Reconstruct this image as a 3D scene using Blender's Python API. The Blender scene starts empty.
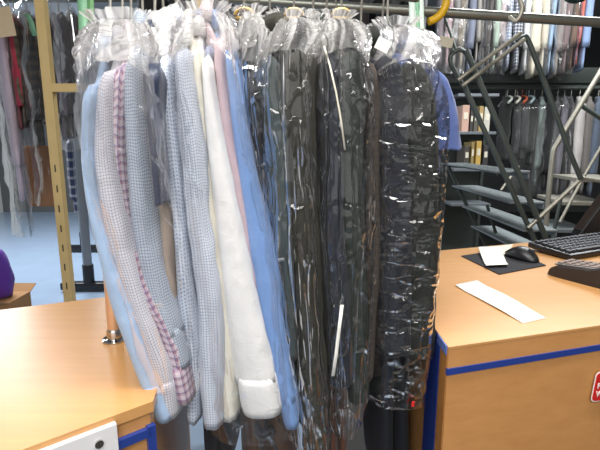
import bpy, bmesh, math, random
from mathutils import Vector, Matrix, noise as mn
random.seed(7)
SC = bpy.context.scene
C = SC.collection
PI = math.pi

# ------------------------------------------------------------------ camera
F = 450.0
PITCH = math.radians(10.5)
CAMZ = 1.40
CP, SP = math.cos(PITCH), math.sin(PITCH)
cam = bpy.data.cameras.new('camera')
cam.sensor_width = 36.0
cam.lens = 36.0 * F / 600.0
cam.clip_start = 0.02
cam_o = bpy.data.objects.new('camera', cam)
cam_o.location = (0, 0, CAMZ)
cam_o.rotation_euler = (PI / 2 - PITCH, 0, 0)
C.objects.link(cam_o)
SC.camera = cam_o


def ray(u, v):
    x = (u - 300) / F
    y = (225 - v) / F
    return Vector((x, CP + y * SP, -SP + y * CP))


def at(u, v, Y):
    """world point seen at (u, v) of the photograph on the plane y = Y"""
    d = ray(u, v)
    return Vector((d.x * Y / d.y, Y, CAMZ + d.z * Y / d.y))


def atz(u, v, z):
    d = ray(u, v)
    t = (z - CAMZ) / d.z
    return Vector((d.x * t, d.y * t, z))


def mpp(p):
    """metres per photograph pixel at world point p"""
    return (p.y * CP - (p.z - CAMZ) * SP) / F


# ------------------------------------------------------------------ materials
def lin(c):
    c = [x / 255.0 for x in c]
    return tuple((x / 12.92 if x <= .04045 else ((x + .055) / 1.055) ** 2.4) for x in c) + (1.0,)


class NT:
    def __init__(self, name):
        self.m = bpy.data.materials.new(name)
        self.m.use_nodes = True
        self.n = self.m.node_tree.nodes
        self.l = self.m.node_tree.links
        self.n.clear()
        self.out = self.n.new('ShaderNodeOutputMaterial')

    def add(self, t, **kw):
        nd = self.n.new(t)
        for k, v in kw.items():
            setattr(nd, k, v)
        return nd

    def link(self, a, b):
        self.l.new(a, b)

    def math(self, op, a, b=None, c=None):
        nd = self.n.new('ShaderNodeMath')
        nd.operation = op
        for i, x in enumerate((a, b, c)):
            if x is None:
                continue
            if isinstance(x, (int, float)):
                nd.inputs[i].default_value = x
            else:
                self.l.new(x, nd.inputs[i])
        return nd.outputs[0]

    def mix(self, fac, a, b):
        nd = self.n.new('ShaderNodeMix')
        nd.data_type = 'RGBA'
        for i, x in ((0, fac), (6, a), (7, b)):
            if isinstance(x, (int, float)):
                nd.inputs[i].default_value = x
            elif isinstance(x, tuple):
                nd.inputs[i].default_value = x
            else:
                self.l.new(x, nd.inputs[i])
        return nd.outputs[2]

    def noise(self, scale, detail=3, vec=None, rough=.5):
        nd = self.n.new('ShaderNodeTexNoise')
        nd.inputs['Scale'].default_value = scale
        nd.inputs['Detail'].default_value = detail
        nd.inputs['Roughness'].default_value = rough
        if vec is not None:
            self.l.new(vec, nd.inputs['Vector'])
        return nd

    def mapped(self, coord='Object', scale=(1, 1, 1), rot=(0, 0, 0)):
        tc = self.n.new('ShaderNodeTexCoord')
        mp = self.n.new('ShaderNodeMapping')
        mp.inputs['Scale'].default_value = scale
        mp.inputs['Rotation'].default_value = rot
        self.l.new(tc.outputs[coord], mp.inputs['Vector'])
        return mp.outputs[0]

    def bump(self, h, strength=.3, dist=.01):
        b = self.n.new('ShaderNodeBump')
        b.inputs['Strength'].default_value = strength
        b.inputs['Distance'].default_value = dist
        self.l.new(h, b.inputs['Height'])
        return b.outputs[0]


def principled(nt, color, rough=.5, metal=0.0, normal=None, **kw):
    p = nt.n.new('ShaderNodeBsdfPrincipled')
    if isinstance(color, tuple):
        p.inputs['Base Color'].default_value = color
    else:
        nt.link(color, p.inputs['Base Color'])
    p.inputs['Roughness'].default_value = rough
    p.inputs['Metallic'].default_value = metal
    if normal is not None:
        nt.link(normal, p.inputs['Normal'])
    for k, v in kw.items():
        p.inputs[k].default_value = v
    nt.link(p.outputs[0], nt.out.inputs[0])
    return p


def mat_plain(name, rgb, rough=.5, metal=0.0, var=.08, nscale=30, bump=0.0):
    nt = NT(name)
    c = lin(rgb)
    d = tuple(x * (1 - var) for x in c[:3]) + (1,)
    nz = nt.noise(nscale, 3, nt.mapped())
    col = nt.mix(nz.outputs[0], d, c)
    nrm = nt.bump(nz.outputs[0], bump, .004) if bump else None
    principled(nt, col, rough, metal, nrm)
    return nt.m


def mat_cloth(name, rgb, line=None, period=.01, duty=.3, line2=None, period2=.03, duty2=.2, dots=False, sheen=.15, rough=.85, var=.1):
    """woven cloth; checks and dots follow the cloth's own UV (metres)"""
    nt = NT(name)
    c = lin(rgb)
    uv = nt.add('ShaderNodeUVMap')
    sep = nt.add('ShaderNodeSeparateXYZ')
    nt.link(uv.outputs[0], sep.inputs[0])
    nz = nt.noise(25, 4, nt.mapped())
    col = nt.mix(nz.outputs[0], tuple(x * (1 - var) for x in c[:3]) + (1,), c)

    def stripes(out, per, dt):
        return nt.math('LESS_THAN', nt.math('FRACT', nt.math('MULTIPLY', out, 1.0 / per)), dt)
    for ln, per, dt in ((line, period, duty), (line2, period2, duty2)):
        if ln is None:
            continue
        a = stripes(sep.outputs[0], per, dt)
        b = stripes(sep.outputs[1], per, dt)
        if dots:
            m = nt.math('MULTIPLY', a, b)
        else:
            m = nt.math('MULTIPLY', nt.math('ADD', a, b), .5)
        col = nt.mix(m, col, lin(ln))
    fine = nt.noise(300, 2, nt.mapped())
    big = nt.noise(18, 3, nt.mapped())
    h = nt.math('ADD', nt.math('MULTIPLY', fine.outputs[0], .15), big.outputs[0])
    p = principled(nt, col, rough, 0, nt.bump(h, .35, .012))
    p.inputs['Sheen Weight'].default_value = sheen
    return nt.m


def mat_film(name, haze=.05, haze2=None, gloss=1.0, rough=.1, tint=(.97, .97, .98), s1=(26, 26, 5), s2=(14, 14, 18), w=.05, bump=.5, rot=(.3, .4, .2), coord='Object', fade=None):
    """thin clear polythene: see-through flat facets, sharp glossy creases, milkier where it lies in several layers; white highlight streaks put into the haze"""
    nt = NT(name)

    def crease(sc, ro, wd, co):
        n = nt.noise(1.0, 2, nt.mapped(co, sc, ro), .45)
        a = nt.math('ABSOLUTE', nt.math('SUBTRACT', n.outputs[0], .5))
        return nt.math('SUBTRACT', wd, nt.math('MINIMUM', a, wd)), n
    c1, n1 = crease(s1, (0, 0, 0), w, coord)
    c2, n2 = crease(s2, rot, w * .8, 'Object')
    h = nt.math('ADD', nt.math('MULTIPLY', nt.math('ADD', c1, nt.math('MULTIPLY', c2, .7)), 1.6), nt.math('MULTIPLY', n1.outputs[0], .12))
    nrm = nt.bump(h, bump, .06)
    fr = nt.add('ShaderNodeFresnel')
    fr.inputs['IOR'].default_value = 1.45
    nt.link(nrm, fr.inputs['Normal'])
    fac = nt.math('MINIMUM', nt.math('MULTIPLY', fr.outputs[0], gloss), .6)
    tr = nt.add('ShaderNodeBsdfTransparent')
    tr.inputs[0].default_value = tint + (1,)
    gl = nt.add('ShaderNodeBsdfGlossy')
    gl.inputs['Roughness'].default_value = rough
    gl.inputs[0].default_value = (1, 1, 1, 1)
    nt.link(nrm, gl.inputs['Normal'])
    df = nt.add('ShaderNodeBsdfDiffuse')
    df.inputs[0].default_value = (.95, .94, .93, 1)
    tl = nt.add('ShaderNodeBsdfTranslucent')
    tl.inputs[0].default_value = (.95, .94, .93, 1)
    nt.link(nrm, df.inputs['Normal'])
    m0 = nt.add('ShaderNodeMixShader')
    m0.inputs[0].default_value = .5
    nt.link(df.outputs[0], m0.inputs[1])
    nt.link(tl.outputs[0], m0.inputs[2])
    m1 = nt.add('ShaderNodeMixShader')
    m1.inputs[0].default_value = haze
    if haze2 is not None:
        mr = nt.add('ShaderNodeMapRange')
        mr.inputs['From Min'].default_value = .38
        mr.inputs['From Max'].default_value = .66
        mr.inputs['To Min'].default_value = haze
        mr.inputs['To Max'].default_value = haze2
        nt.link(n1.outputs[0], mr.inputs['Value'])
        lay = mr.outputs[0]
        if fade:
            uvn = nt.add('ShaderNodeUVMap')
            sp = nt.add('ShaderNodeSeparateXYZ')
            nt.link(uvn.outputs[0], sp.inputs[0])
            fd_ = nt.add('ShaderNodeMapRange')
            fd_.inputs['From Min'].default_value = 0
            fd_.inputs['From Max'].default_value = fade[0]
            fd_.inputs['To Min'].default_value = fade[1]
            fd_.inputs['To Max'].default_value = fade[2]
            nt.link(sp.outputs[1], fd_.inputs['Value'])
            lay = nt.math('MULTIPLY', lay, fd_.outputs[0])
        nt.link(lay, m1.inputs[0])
    nt.link(tr.outputs[0], m1.inputs[1])
    nt.link(m0.outputs[0], m1.inputs[2])
    m2 = nt.add('ShaderNodeMixShader')
    nt.link(fac, m2.inputs[0])
    nt.link(m1.outputs[0], m2.inputs[1])
    nt.link(gl.outputs[0], m2.inputs[2])
    nt.link(m2.outputs[0], nt.out.inputs[0])
    return nt.m


def mat_wood(name, rgb, rot=(0, 0, .3), contrast=.12, rough=.32):
    nt = NT(name)
    c = lin(rgb)
    g = nt.noise(1.0, 6, nt.mapped('Object', (3, 60, 60), rot), .6)
    blot = nt.noise(9, 3, nt.mapped('Object', (1, 1, 1)))
    f = nt.math('ADD', nt.math('MULTIPLY', g.outputs[0], .7), nt.math('MULTIPLY', blot.outputs[0], .3))
    r = nt.add('ShaderNodeValToRGB')
    r.color_ramp.elements[0].position = .3
    r.color_ramp.elements[1].position = .7
    r.color_ramp.elements[0].color = (c[0] * (1 - contrast), c[1] * (1 - contrast * 1.3), c[2] * (1 - contrast * 1.6), 1)
    r.color_ramp.elements[1].color = c
    nt.link(f, r.inputs[0])
    p = principled(nt, r.outputs[0], rough, 0)
    p.inputs['Coat Weight'].default_value = .15
    p.inputs['Coat Roughness'].default_value = .25
    return nt.m


M = {}
M['wood_top'] = mat_wood('maple_laminate', (208, 156, 98))
M['wood_front'] = mat_wood('maple_front', (202, 147, 90), (0, PI / 2, 0), .16, .45)
M['wood_edge'] = mat_wood('raw_edge', (176, 122, 60), (0, PI / 2, 0), .3, .6)
M['blue_strip'] = mat_plain('blue_strip', (38, 62, 140), .4, 0, .15, 40)
M['chrome'] = mat_plain('chrome', (200, 198, 195), .12, 1.0, .05)
M['peach_tube'] = mat_plain('peach_tube', (214, 168, 130), .3, .3, .08)
M['white_panel'] = mat_plain('white_panel', (222, 220, 222), .45, 0, .04)
M['dark_slot'] = mat_plain('dark_slot', (40, 34, 28), .7)
M['beige_steel'] = mat_plain('beige_steel', (196, 172, 120), .45, .1, .15, 18)
M['black_plastic'] = mat_plain('black_plastic', (24, 24, 27), .4, 0, .2)
M['key_black'] = mat_plain('key_black', (44, 46, 52), .5, 0, .1)
M['pad'] = mat_plain('mouse_pad', (34, 34, 40), .9, 0, .1, 200, .2)
M['paper'] = mat_plain('paper', (236, 234, 226), .8, 0, .03)
M['paper_old'] = mat_plain('cream_paper', (226, 220, 200), .8, 0, .05)
M['terminal'] = mat_plain('terminal_grey', (92, 86, 84), .45, 0, .1)
M['terminal_dark'] = mat_plain('terminal_dark', (42, 38, 38), .4, 0, .1)
M['red'] = mat_plain('red_sticker', (205, 38, 36), .4, 0, .05)
M['white_ink'] = mat_plain('white_ink', (238, 232, 228), .5, 0, .02)
M['steel_dark'] = mat_plain('dark_green_steel', (88, 96, 92), .42, .3, .2, 25)
M['steel_light'] = mat_plain('worn_light_steel', (186, 182, 168), .35, .5, .2, 25)
M['tread'] = mat_plain('ribbed_tread', (132, 140, 142), .6, .2, .3, 60, .3)
M['rail'] = mat_plain('galvanised_rail', (140, 142, 134), .35, .7, .2, 20)
M['grey_pole'] = mat_plain('grey_pole', (128, 134, 140), .4, .3, .1)
M['yellow'] = mat_plain('yellow_plastic', (226, 178, 30), .4, 0, .1)
M['green_strap'] = mat_plain('green_ribbon', (122, 172, 138), .5, 0, .15)
M['green_pale'] = mat_plain('pale_ribbon', (196, 212, 202), .5, 0, .1)
M['wire'] = mat_plain('hanger_wire', (158, 154, 146), .35, .5, .1)
M['gold'] = mat_plain('gold_clip', (190, 156, 92), .35, .5, .2)
M['cardboard'] = mat_plain('cardboard', (164, 118, 72), .8, 0, .12)
M['purple'] = mat_cloth('purple_cloth', (92, 46, 150))
M['concrete'] = mat_plain('pale_blue_floor', (150, 168, 190), .25, 0, .15, 4)
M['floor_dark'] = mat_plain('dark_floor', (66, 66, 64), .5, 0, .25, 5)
M['wall'] = mat_plain('grey_wall', (96, 98, 98), .85, 0, .15, 3)
M['wall_light'] = mat_plain('white_wall', (216, 214, 208), .85, 0, .05, 3)
M['ceil'] = mat_plain('ceiling_paint', (190, 190, 186), .9, 0, .05)
M['lamp_case'] = mat_plain('lamp_case', (225, 225, 222), .5)
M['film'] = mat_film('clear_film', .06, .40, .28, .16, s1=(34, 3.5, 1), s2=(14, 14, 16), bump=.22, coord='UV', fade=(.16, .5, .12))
M['film_dark'] = mat_film('clear_film_dark', .02, .45, .9, .07, s1=(40, 4, 1), s2=(16, 16, 12), w=.065, bump=.8, coord='UV', fade=(.11, .32, .02))  # highlight streaks at the shoulders painted in as white haze
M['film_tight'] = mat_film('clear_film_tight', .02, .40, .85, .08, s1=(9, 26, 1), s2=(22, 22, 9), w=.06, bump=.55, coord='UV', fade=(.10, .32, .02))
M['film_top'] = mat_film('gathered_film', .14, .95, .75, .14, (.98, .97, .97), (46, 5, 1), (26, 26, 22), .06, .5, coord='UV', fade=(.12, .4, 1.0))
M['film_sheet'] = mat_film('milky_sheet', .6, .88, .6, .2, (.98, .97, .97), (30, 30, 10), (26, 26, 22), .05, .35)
M['film_far'] = mat_film('far_film', .02, .10, .5, .16, (.97, .97, .97), (9, 9, 2), (6, 6, 7))
M['film_black'] = mat_film('far_film_clear', .0, .03, .4, .12, (.98, .98, .98), (9, 9, 2), (6, 6, 7))
M['green_glass'] = mat_plain('dark_green_gloss', (44, 70, 62), .12, 0, .2)


# ------------------------------------------------------------------ object helpers
def mesh_obj(name, verts, faces, mats, parent=None, uvs=None, smooth=True, midx=None):
    me = bpy.data.meshes.new(name)
    me.from_pydata([tuple(v) for v in verts], [], faces)
    if not isinstance(mats, (list, tuple)):
        mats = [mats]
    for m in mats:
        me.materials.append(m)
    if midx:
        me.polygons.foreach_set('material_index', midx)
    if uvs is not None:
        lay = me.uv_layers.new(name='UVMap')
        flat = []
        for f in uvs:
            for q in f:
                flat.extend(q)
        lay.data.foreach_set('uv', flat)
    if smooth:
        me.polygons.foreach_set('use_smooth', [True] * len(me.polygons))
    me.update()
    o = bpy.data.objects.new(name, me)
    C.objects.link(o)
    if parent is not None:
        o.parent = parent
        o.matrix_parent_inverse = Matrix.Translation(-parent.location)
    return o


def tag(o, label, cat, group=None, kind=None):
    o['label'] = label
    o['category'] = cat
    if group:
        o['group'] = group
    if kind:
        o['kind'] = kind
    return o


def thing(name, loc, label, cat, group=None):
    o = bpy.data.objects.new(name, None)
    o.empty_display_size = .05
    o.location = loc
    C.objects.link(o)
    return tag(o, label, cat, group)


def struct(name, verts, faces, mats, smooth=False):
    o = mesh_obj(name, verts, faces, mats, None, None, smooth)
    o['kind'] = 'structure'
    return o


class MB:
    """collects boxes, tubes and lofts into ONE mesh"""

    def __init__(self):
        self.v, self.f, self.mi = [], [], []

    def add(self, v, f, mi=0):
        b = len(self.v)
        self.v += [Vector(x) for x in v]
        self.f += [tuple(i + b for i in q) for q in f]
        self.mi += [mi] * len(f)
        return self

    def box(self, c, s, rot=None, mi=0, bev=0.0):
        bm = bmesh.new()
        bmesh.ops.create_cube(bm, size=1)
        for v in bm.verts:
            v.co = Vector((v.co.x * s[0], v.co.y * s[1], v.co.z * s[2]))
        if bev:
            bmesh.ops.bevel(bm, geom=list(bm.edges), offset=bev, segments=2, affect='EDGES', profile=.5)
        R = rot.to_matrix() if hasattr(rot, 'to_matrix') else (rot or Matrix.Identity(3))
        bm.verts.index_update()
        self.add([R @ v.co + Vector(c) for v in bm.verts], [tuple(v.index for v in f.verts) for f in bm.faces], mi)
        bm.free()
        return self

    def prism(self, poly, z0, z1, mi=0):
        n = len(poly)
        self.add([(p[0], p[1], z0) for p in poly] + [(p[0], p[1], z1) for p in poly],
                 [tuple(range(n - 1, -1, -1)), tuple(range(n, 2 * n))] +
                 [(i, (i + 1) % n, n + (i + 1) % n, n + i) for i in range(n)], mi)
        return self

    def tube(self, pts, r, n=10, mi=0, flat=None):
        pts = [Vector(p) for p in pts]
        vs, fs = [], []
        up = Vector((0, 0, 1))
        prev = None
        for i, p in enumerate(pts):
            a = pts[max(i - 1, 0)]
            b = pts[min(i + 1, len(pts) - 1)]
            t = (b - a).normalized()
            if prev is None:
                ref = up if abs(t.z) < .9 else Vector((1, 0, 0))
                s = t.cross(ref).normalized()
            else:
                s = (prev - t * prev.dot(t)).normalized()
            prev = s
            q = t.cross(s)
            rr = r[i] if isinstance(r, (list, tuple)) else r
            for k in range(n):
                an = 2 * PI * k / n
                vs.append(p + s * math.cos(an) * rr + q * math.sin(an) * rr * (flat or 1))
        for i in range(len(pts) - 1):
            for k in range(n):
                a = i * n + k
                b = i * n + (k + 1) % n
                fs.append((a, b, b + n, a + n))
        fs.append(tuple(range(n - 1, -1, -1)))
        L = (len(pts) - 1) * n
        fs.append(tuple(range(L, L + n)))
        self.add(vs, fs, mi)
        return self

    def build(self, name, mats, parent=None, smooth=False):
        o = mesh_obj(name, self.v, self.f, mats, parent, None, smooth, self.mi)
        if smooth:
            o.data.set_sharp_from_angle(angle=math.radians(40))
        return o


def bez(pts, n=8):
    """Catmull-Rom through points"""
    pts = [Vector(p) for p in pts]
    out = []
    for i in range(len(pts) - 1):
        p0 = pts[max(i - 1, 0)]
        p1, p2 = pts[i], pts[i + 1]
        p3 = pts[min(i + 2, len(pts) - 1)]
        for k in range(n):
            t = k / n
            out.append(.5 * ((2 * p1) + (p2 - p0) * t + (2 * p0 - 5 * p1 + 4 * p2 - p3) * t * t + (3 * p1 - p0 - 3 * p2 + p3) * t ** 3))
    out.append(pts[-1])
    return out


def loft(name, rings, mat, parent, cap0=True, cap1=True):
    """closed rings of points -> one mesh with UV in metres"""
    n = len(rings[0])
    verts = [p for r in rings for p in r]
    faces, uvs = [], []
    L = [0.0]
    for i in range(1, len(rings)):
        c0 = sum(rings[i - 1], Vector()) / n
        c1 = sum(rings[i], Vector()) / n
        L.append(L[-1] + (c1 - c0).length)
    per = []
    big = max(rings, key=lambda r: sum((r[k] - r[k - 1]).length for k in range(n)))
    acc = [0.0]
    for k in range(n):
        acc.append(acc[-1] + (big[(k + 1) % n] - big[k]).length)
    for i in range(len(rings) - 1):
        for k in range(n):
            a = i * n + k
            b = i * n + (k + 1) % n
            faces.append((a, b, b + n, a + n))
            uvs.append(((acc[k], L[i]), (acc[k + 1], L[i]), (acc[k + 1], L[i + 1]), (acc[k], L[i + 1])))
    if cap0:
        faces.append(tuple(range(n - 1, -1, -1)))
        uvs.append([(acc[k], L[0]) for k in range(n - 1, -1, -1)])
    if cap1:
        o = (len(rings) - 1) * n
        faces.append(tuple(range(o, o + n)))
        uvs.append([(acc[k], L[-1]) for k in range(n)])
    return mesh_obj(name, verts, faces, mat, parent, uvs)


def lerp(a, b, t):
    return a + (b - a) * t


ROT = -.26          # the garments hang square to a rail that runs away to the right


def resample(path, Y, n):
    """photograph path (u, v, width px) -> world samples (x, z, halfwidth) on plane y = Y"""
    P = []
    for u, v, w in path:
        p = at(u, v, Y)
        P.append(Vector((p.x, p.z, w * .5 * mpp(p))))
    S = bez(P, 10)
    # by height, even spacing
    d = [0.0]
    for i in range(1, len(S)):
        d.append(d[-1] + (Vector((S[i].x, S[i].y)) - Vector((S[i - 1].x, S[i - 1].y))).length)
    out = []
    j = 0
    for i in range(n):
        t = d[-1] * i / (n - 1)
        while j < len(d) - 2 and d[j + 1] < t:
            j += 1
        k = (t - d[j]) / max(d[j + 1] - d[j], 1e-9)
        out.append(S[j].lerp(S[j + 1], min(max(k, 0), 1)))
    return out


def x_at(S, z):
    if z >= S[0].y:
        return S[0].x
    for i in range(len(S) - 1):
        if S[i].y >= z >= S[i + 1].y:
            t = (S[i].y - z) / max(S[i].y - S[i + 1].y, 1e-9)
            return lerp(S[i].x, S[i + 1].x, t)
    return S[-1].x


def sleeve_rings(S, yc, ry, seed, wr=.14, scale=1.0, n=22, shear=0.0):
    rings = []
    N = len(S)
    tot = sum((S[i + 1] - S[i]).length for i in range(N - 1))
    acc = 0
    for i, s in enumerate(S):
        if i:
            acc += (S[i] - S[i - 1]).length
        cap = math.sqrt(max(1 - (1 - min(acc / .03, 1)) ** 2, 0)) * .92 + .08 if acc < .03 else 1
        rx = max(s.z * scale, .005)
        ring = []
        for k in range(n):
            a = 2 * PI * k / n
            ca, sa = math.cos(a), math.sin(a)
            px = rx * (abs(ca) ** .7) * (1 if ca >= 0 else -1)
            py = ry * (abs(sa) ** .7) * (1 if sa >= 0 else -1)
            w = mn.noise(Vector((ca * 1.3 + seed, sa * 1.3, s.y * 7 + seed))) * .7 + (.5 - abs(mn.noise(Vector((ca * 2.1 + seed, sa * 2.1 + s.y * 2, s.y * 3.2)))) * 1.6) * .7
            w2 = mn.noise(Vector((ca * 3 + seed * 2, sa * 3, s.y * 26)))
            # soft long folds down the sleeve and short creases across it
            f = 1 + wr * (w * 1.3 + w2 * .7)
            ring.append(Vector((s.x + px * f * cap + shear, yc + py * (1 + wr * .6 * w) * cap, s.y + .006 * w2)))
        rings.append(ring)
    return rings


def garment(kind, label, cat, path, Y, mat, group=None, hem=None, cuff=False, collar=True, depth=.44, seed=None, body_th=None,
            short=False, cuffmat=None, body_end_v=None, ry=.045, levels=52, wr=.2, button=False):
    """a garment on a hanger seen along its shoulder line: near sleeve, body, far sleeve, collar"""
    seed = random.random() * 50 if seed is None else seed
    S = resample(path, Y, levels)
    zs = S[0].y
    root = thing(kind, (S[0].x + ROT * depth / 2, Y + depth / 2, S[-1].y), label, cat, group)
    # near sleeve
    cut = len(S)
    if cuff:
        L = 0
        cut = len(S)
        for i in range(len(S) - 1, 0, -1):
            L += (S[i] - S[i - 1]).length
            if L > .055:
                cut = i + 1
                break
    rings = sleeve_rings(S[:cut], Y + ry, ry, seed, wr)
    if not cuff:
        c = sum(rings[-1], Vector()) / len(rings[-1])
        rings.append([c + (p - c) * .8 + Vector((0, 0, .012)) for p in rings[-1]])
    sl = loft('sleeve', rings, mat, root, True, True)
    if cuff:
        T = S[cut - 2:]
        cr = sleeve_rings(T, Y + ry, ry * 1.03, seed, wr * .35, 1.05, 26)
        base = sleeve_rings(S[:cut], Y + ry, ry, seed, wr)[-1]
        # restart radius: no shoulder rounding on the cuff
        full = []
        for i, s in enumerate(T):
            ring = []
            for k in range(26):
                a = 2 * PI * k / 26
                ca, sa = math.cos(a), math.sin(a)
                e = (.97 if i == 0 else 1.0) - (.03 if i == len(T) - 1 else 0)
                w = mn.noise(Vector((ca * 1.2 + seed, sa * 1.2, s.y * 6 + seed)))
                ring.append(Vector((s.x + s.z * 1.03 * e * (abs(ca) ** .7) * (1 if ca >= 0 else -1) * (1 + .08 * w), Y + ry + ry * 1.04 * e * (abs(sa) ** .7) * (1 if sa >= 0 else -1), s.y)))
            full.append(ring)
        c = sum(full[-1], Vector()) / 26
        full.append([c + (p - c) * .82 + Vector((0, 0, .002)) for p in full[-1]])
        full.append([c + (p - c) * .78 + Vector((0, 0, .03)) for p in full[-1]])
        cf = loft('cuff', full, cuffmat or mat, sl, True, True)
        if button:
            b = MB()
            s = T[len(T) // 2]
            yb = Y - .003
            for k in range(1):
                pc = Vector((s.x + s.z * .55, yb + .012, s.y - .008))
                b.tube([pc, pc + Vector((0, -.004, 0))], .0055, 12)
            b.build('button', M['white_ink'], cf, True)
    # body
    zh = S[-1].y + .015 if hem is None else at(path[-1][0], hem, Y).z
    yn, yf = Y + ry * .9, Y + depth - ry * .6
    yc = Y + depth / 2
    nk = zs + .055
    th0 = body_th or min(max(sum(s.z for s in S) / len(S) * .8, .008), .02)
    rings = []
    NB = 30
    nring = 30
    hts = [zh + (zs - .012 - zh) * (i / (NB - 1)) for i in range(NB)] + [zs - .012 + (nk - zs + .012) * t for t in (.2, .4, .6, .8, .95, 1.0)]
    for i, z in enumerate(hts):
        if z <= zs - .012:
            a0, a1 = yn, yf
        else:
            t = (z - zs + .012) / (nk - zs + .012)
            t = t ** .9
            a0, a1 = lerp(yn, yc - .06, t), lerp(yf, yc + .06, t)
        hw = (a1 - a0) / 2
        cy = (a0 + a1) / 2
        th = th0 * (1 - .35 * max(0, (z - zs) / .06))
        xx = x_at(S, z)
        ring = []
        for k in range(nring):
            a = 2 * PI * k / nring
            ca, sa = math.cos(a), math.sin(a)
            py = hw * (abs(ca) ** .8) * (1 if ca >= 0 else -1)
            px = th * (abs(sa) ** .6) * (1 if sa >= 0 else -1)
            yy = cy + py
            w = mn.noise(Vector((yy * 14 + seed, z * 3, seed))) * .006 + mn.noise(Vector((yy * 30, z * 8 + seed, seed))) * .002
            ring.append(Vector((xx + ROT * (yy - Y) + px + w, yy, z)))
        rings.append(ring)
    loft('body', rings, mat, root, True, True)
    # far sleeve
    S2 = [Vector((s.x, s.y, s.z * .8)) for s in S[::2]]
    fr = sleeve_rings(S2, Y + depth - ry, ry * .9, seed + 3, wr, 1, 14, ROT * (depth - ry))
    loft('sleeve', fr, mat, root, True, True)
    if collar:
        cr = []
        for (dz, sc) in ((-.006, 1.0), (.012, 1.0), (.03, 1.06), (.018, 1.22), (-.004, 1.34)):
            ring = []
            for k in range(20):
                a = 2 * PI * k / 20
                yy = .062 * sc * math.cos(a)
                ring.append(Vector((S[0].x + ROT * (yc + yy - Y) + max(th0, .012) * sc * math.sin(a), yc + yy, nk + dz)))
            cr.append(ring)
        loft('collar', cr, mat, root, True, True)
    return root, Vector((S[0].x + ROT * (yc - Y), yc, nk))


# ------------------------------------------------------------------ garment rail and hangers of the front clothes
RA = Vector((-.36, .835, 0))
RB = Vector((.19, 1.0, 0))
RZ = 1.705


def rail_y(x):
    return RA.y + (x - RA.x) * (RB.y - RA.y) / (RB.x - RA.x)


def hanger(neck, label, gold=False, half=.19, group='wire hangers under the front rail'):
    x, y = neck.x, neck.y
    yr = rail_y(x)
    z0 = neck.z - .035
    root = thing('clothes_hanger', (x, y, z0 - .05), label, 'hanger', group)
    b = MB()
    b.tube([(x - ROT * half, y - half, z0 - .05), (x, y, z0 + .012), (x + ROT * half, y + half, z0 - .05)], .0022, 6)
    b.tube([(x - ROT * half, y - half, z0 - .05), (x + ROT * half, y + half, z0 - .05)], .0022, 6)
    b.build('shoulder_wire', M['wire'], root, True)
    h = MB()
    pts = [Vector((x, y, z0 + .01)), Vector((x, y, z0 + .05)), Vector((x, lerp(y, yr - .02, .7), RZ - .03)), Vector((x, yr - .021, RZ))]
    for k in range(1, 9):
        a = PI - PI * 1.15 * k / 8
        pts.append(Vector((x, yr + .021 * math.cos(a), RZ + .021 * math.sin(a))))
    h.tube(pts, .0023, 6)
    h.build('hook', M['wire'], root, True)
    if gold:
        g = MB()
        zc = at(300, 17, y).z
        arc = [Vector((x + .017 * math.cos(a), y - .012, zc + .012 * math.sin(a))) for a in [PI * k / 10 for k in range(11)]]
        g.tube(arc, .0035, 8)
        g.box((x, y - .006, zc - .004), (.036, .012, .006), None, 0, .0015)
        g.build('clip', M['gold'], root, True)
    return root


GAR = []


def G(kind, label, cat, path, mat, hang, Y=None, gold=False, **kw):
    um = sum(p[0] for p in path[:3]) / 3
    Y = Y if Y is not None else lerp(.60, .775, (um - 85) / 360)
    root, neck = garment(kind, label, cat, path, Y, mat, **kw)
    hanger(neck, hang, gold)
    GAR.append((root, Y))
    return root


m_sky = mat_cloth('light_blue_poplin', (160, 184, 214))
m_micro = mat_cloth('white_micro_check', (206, 205, 212), (146, 144, 156), .0040, .38)
m_plaid = mat_cloth('maroon_plaid', (198, 184, 192), (140, 96, 112), .012, .4, (88, 92, 140), .012, .14)
m_gcheck = mat_cloth('grey_blue_check', (180, 188, 198), (118, 129, 148), .0042, .42)
m_navy = mat_cloth('navy_gloss', (38, 48, 72), rough=.4)
m_tan = mat_cloth('tan_cloth', (158, 142, 128))
m_dots = mat_cloth('blue_grey_dots', (196, 204, 216), (132, 145, 172), .0056, .5, dots=True)
m_lcheck = mat_cloth('fine_blue_check', (208, 213, 220), (136, 148, 176), .0042, .34)
m_ivory = mat_cloth('ivory_cotton', (230, 225, 210))
m_white = mat_cloth('white_cotton', (232, 231, 228))
m_slate = mat_cloth('slate_cloth', (140, 146, 168))
m_mauve = mat_cloth('mauve_cotton', (202, 178, 184))
m_blue = mat_cloth('blue_oxford', (118, 154, 208))
m_black = mat_cloth('black_wool', (24, 25, 32), sheen=.02)
m_ggreen = mat_cloth('grey_green_wool', (58, 68, 68), sheen=.03)
m_olive = mat_cloth('olive_brown_wool', (44, 43, 34), sheen=.03)
m_dnavy = mat_cloth('dark_navy_wool', (27, 31, 42), sheen=.03)
m_dgreen = mat_cloth('dark_green_wool', (30, 38, 31), sheen=.03)
m_taupe = mat_cloth('taupe_wool', (66, 58, 52), (48, 42, 38), .012, .3, sheen=.03)
m_jet = mat_cloth('blue_black_wool', (17, 20, 29), sheen=.02)
m_bolive = mat_cloth('black_olive_wool', (24, 28, 22), sheen=.02)
m_royal = mat_cloth('royal_blue_cloth', (78, 96, 150))
m_brown = mat_cloth('brown_cloth', (112, 90, 76))
m_char = mat_cloth('charcoal_cloth', (62, 62, 68))

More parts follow.
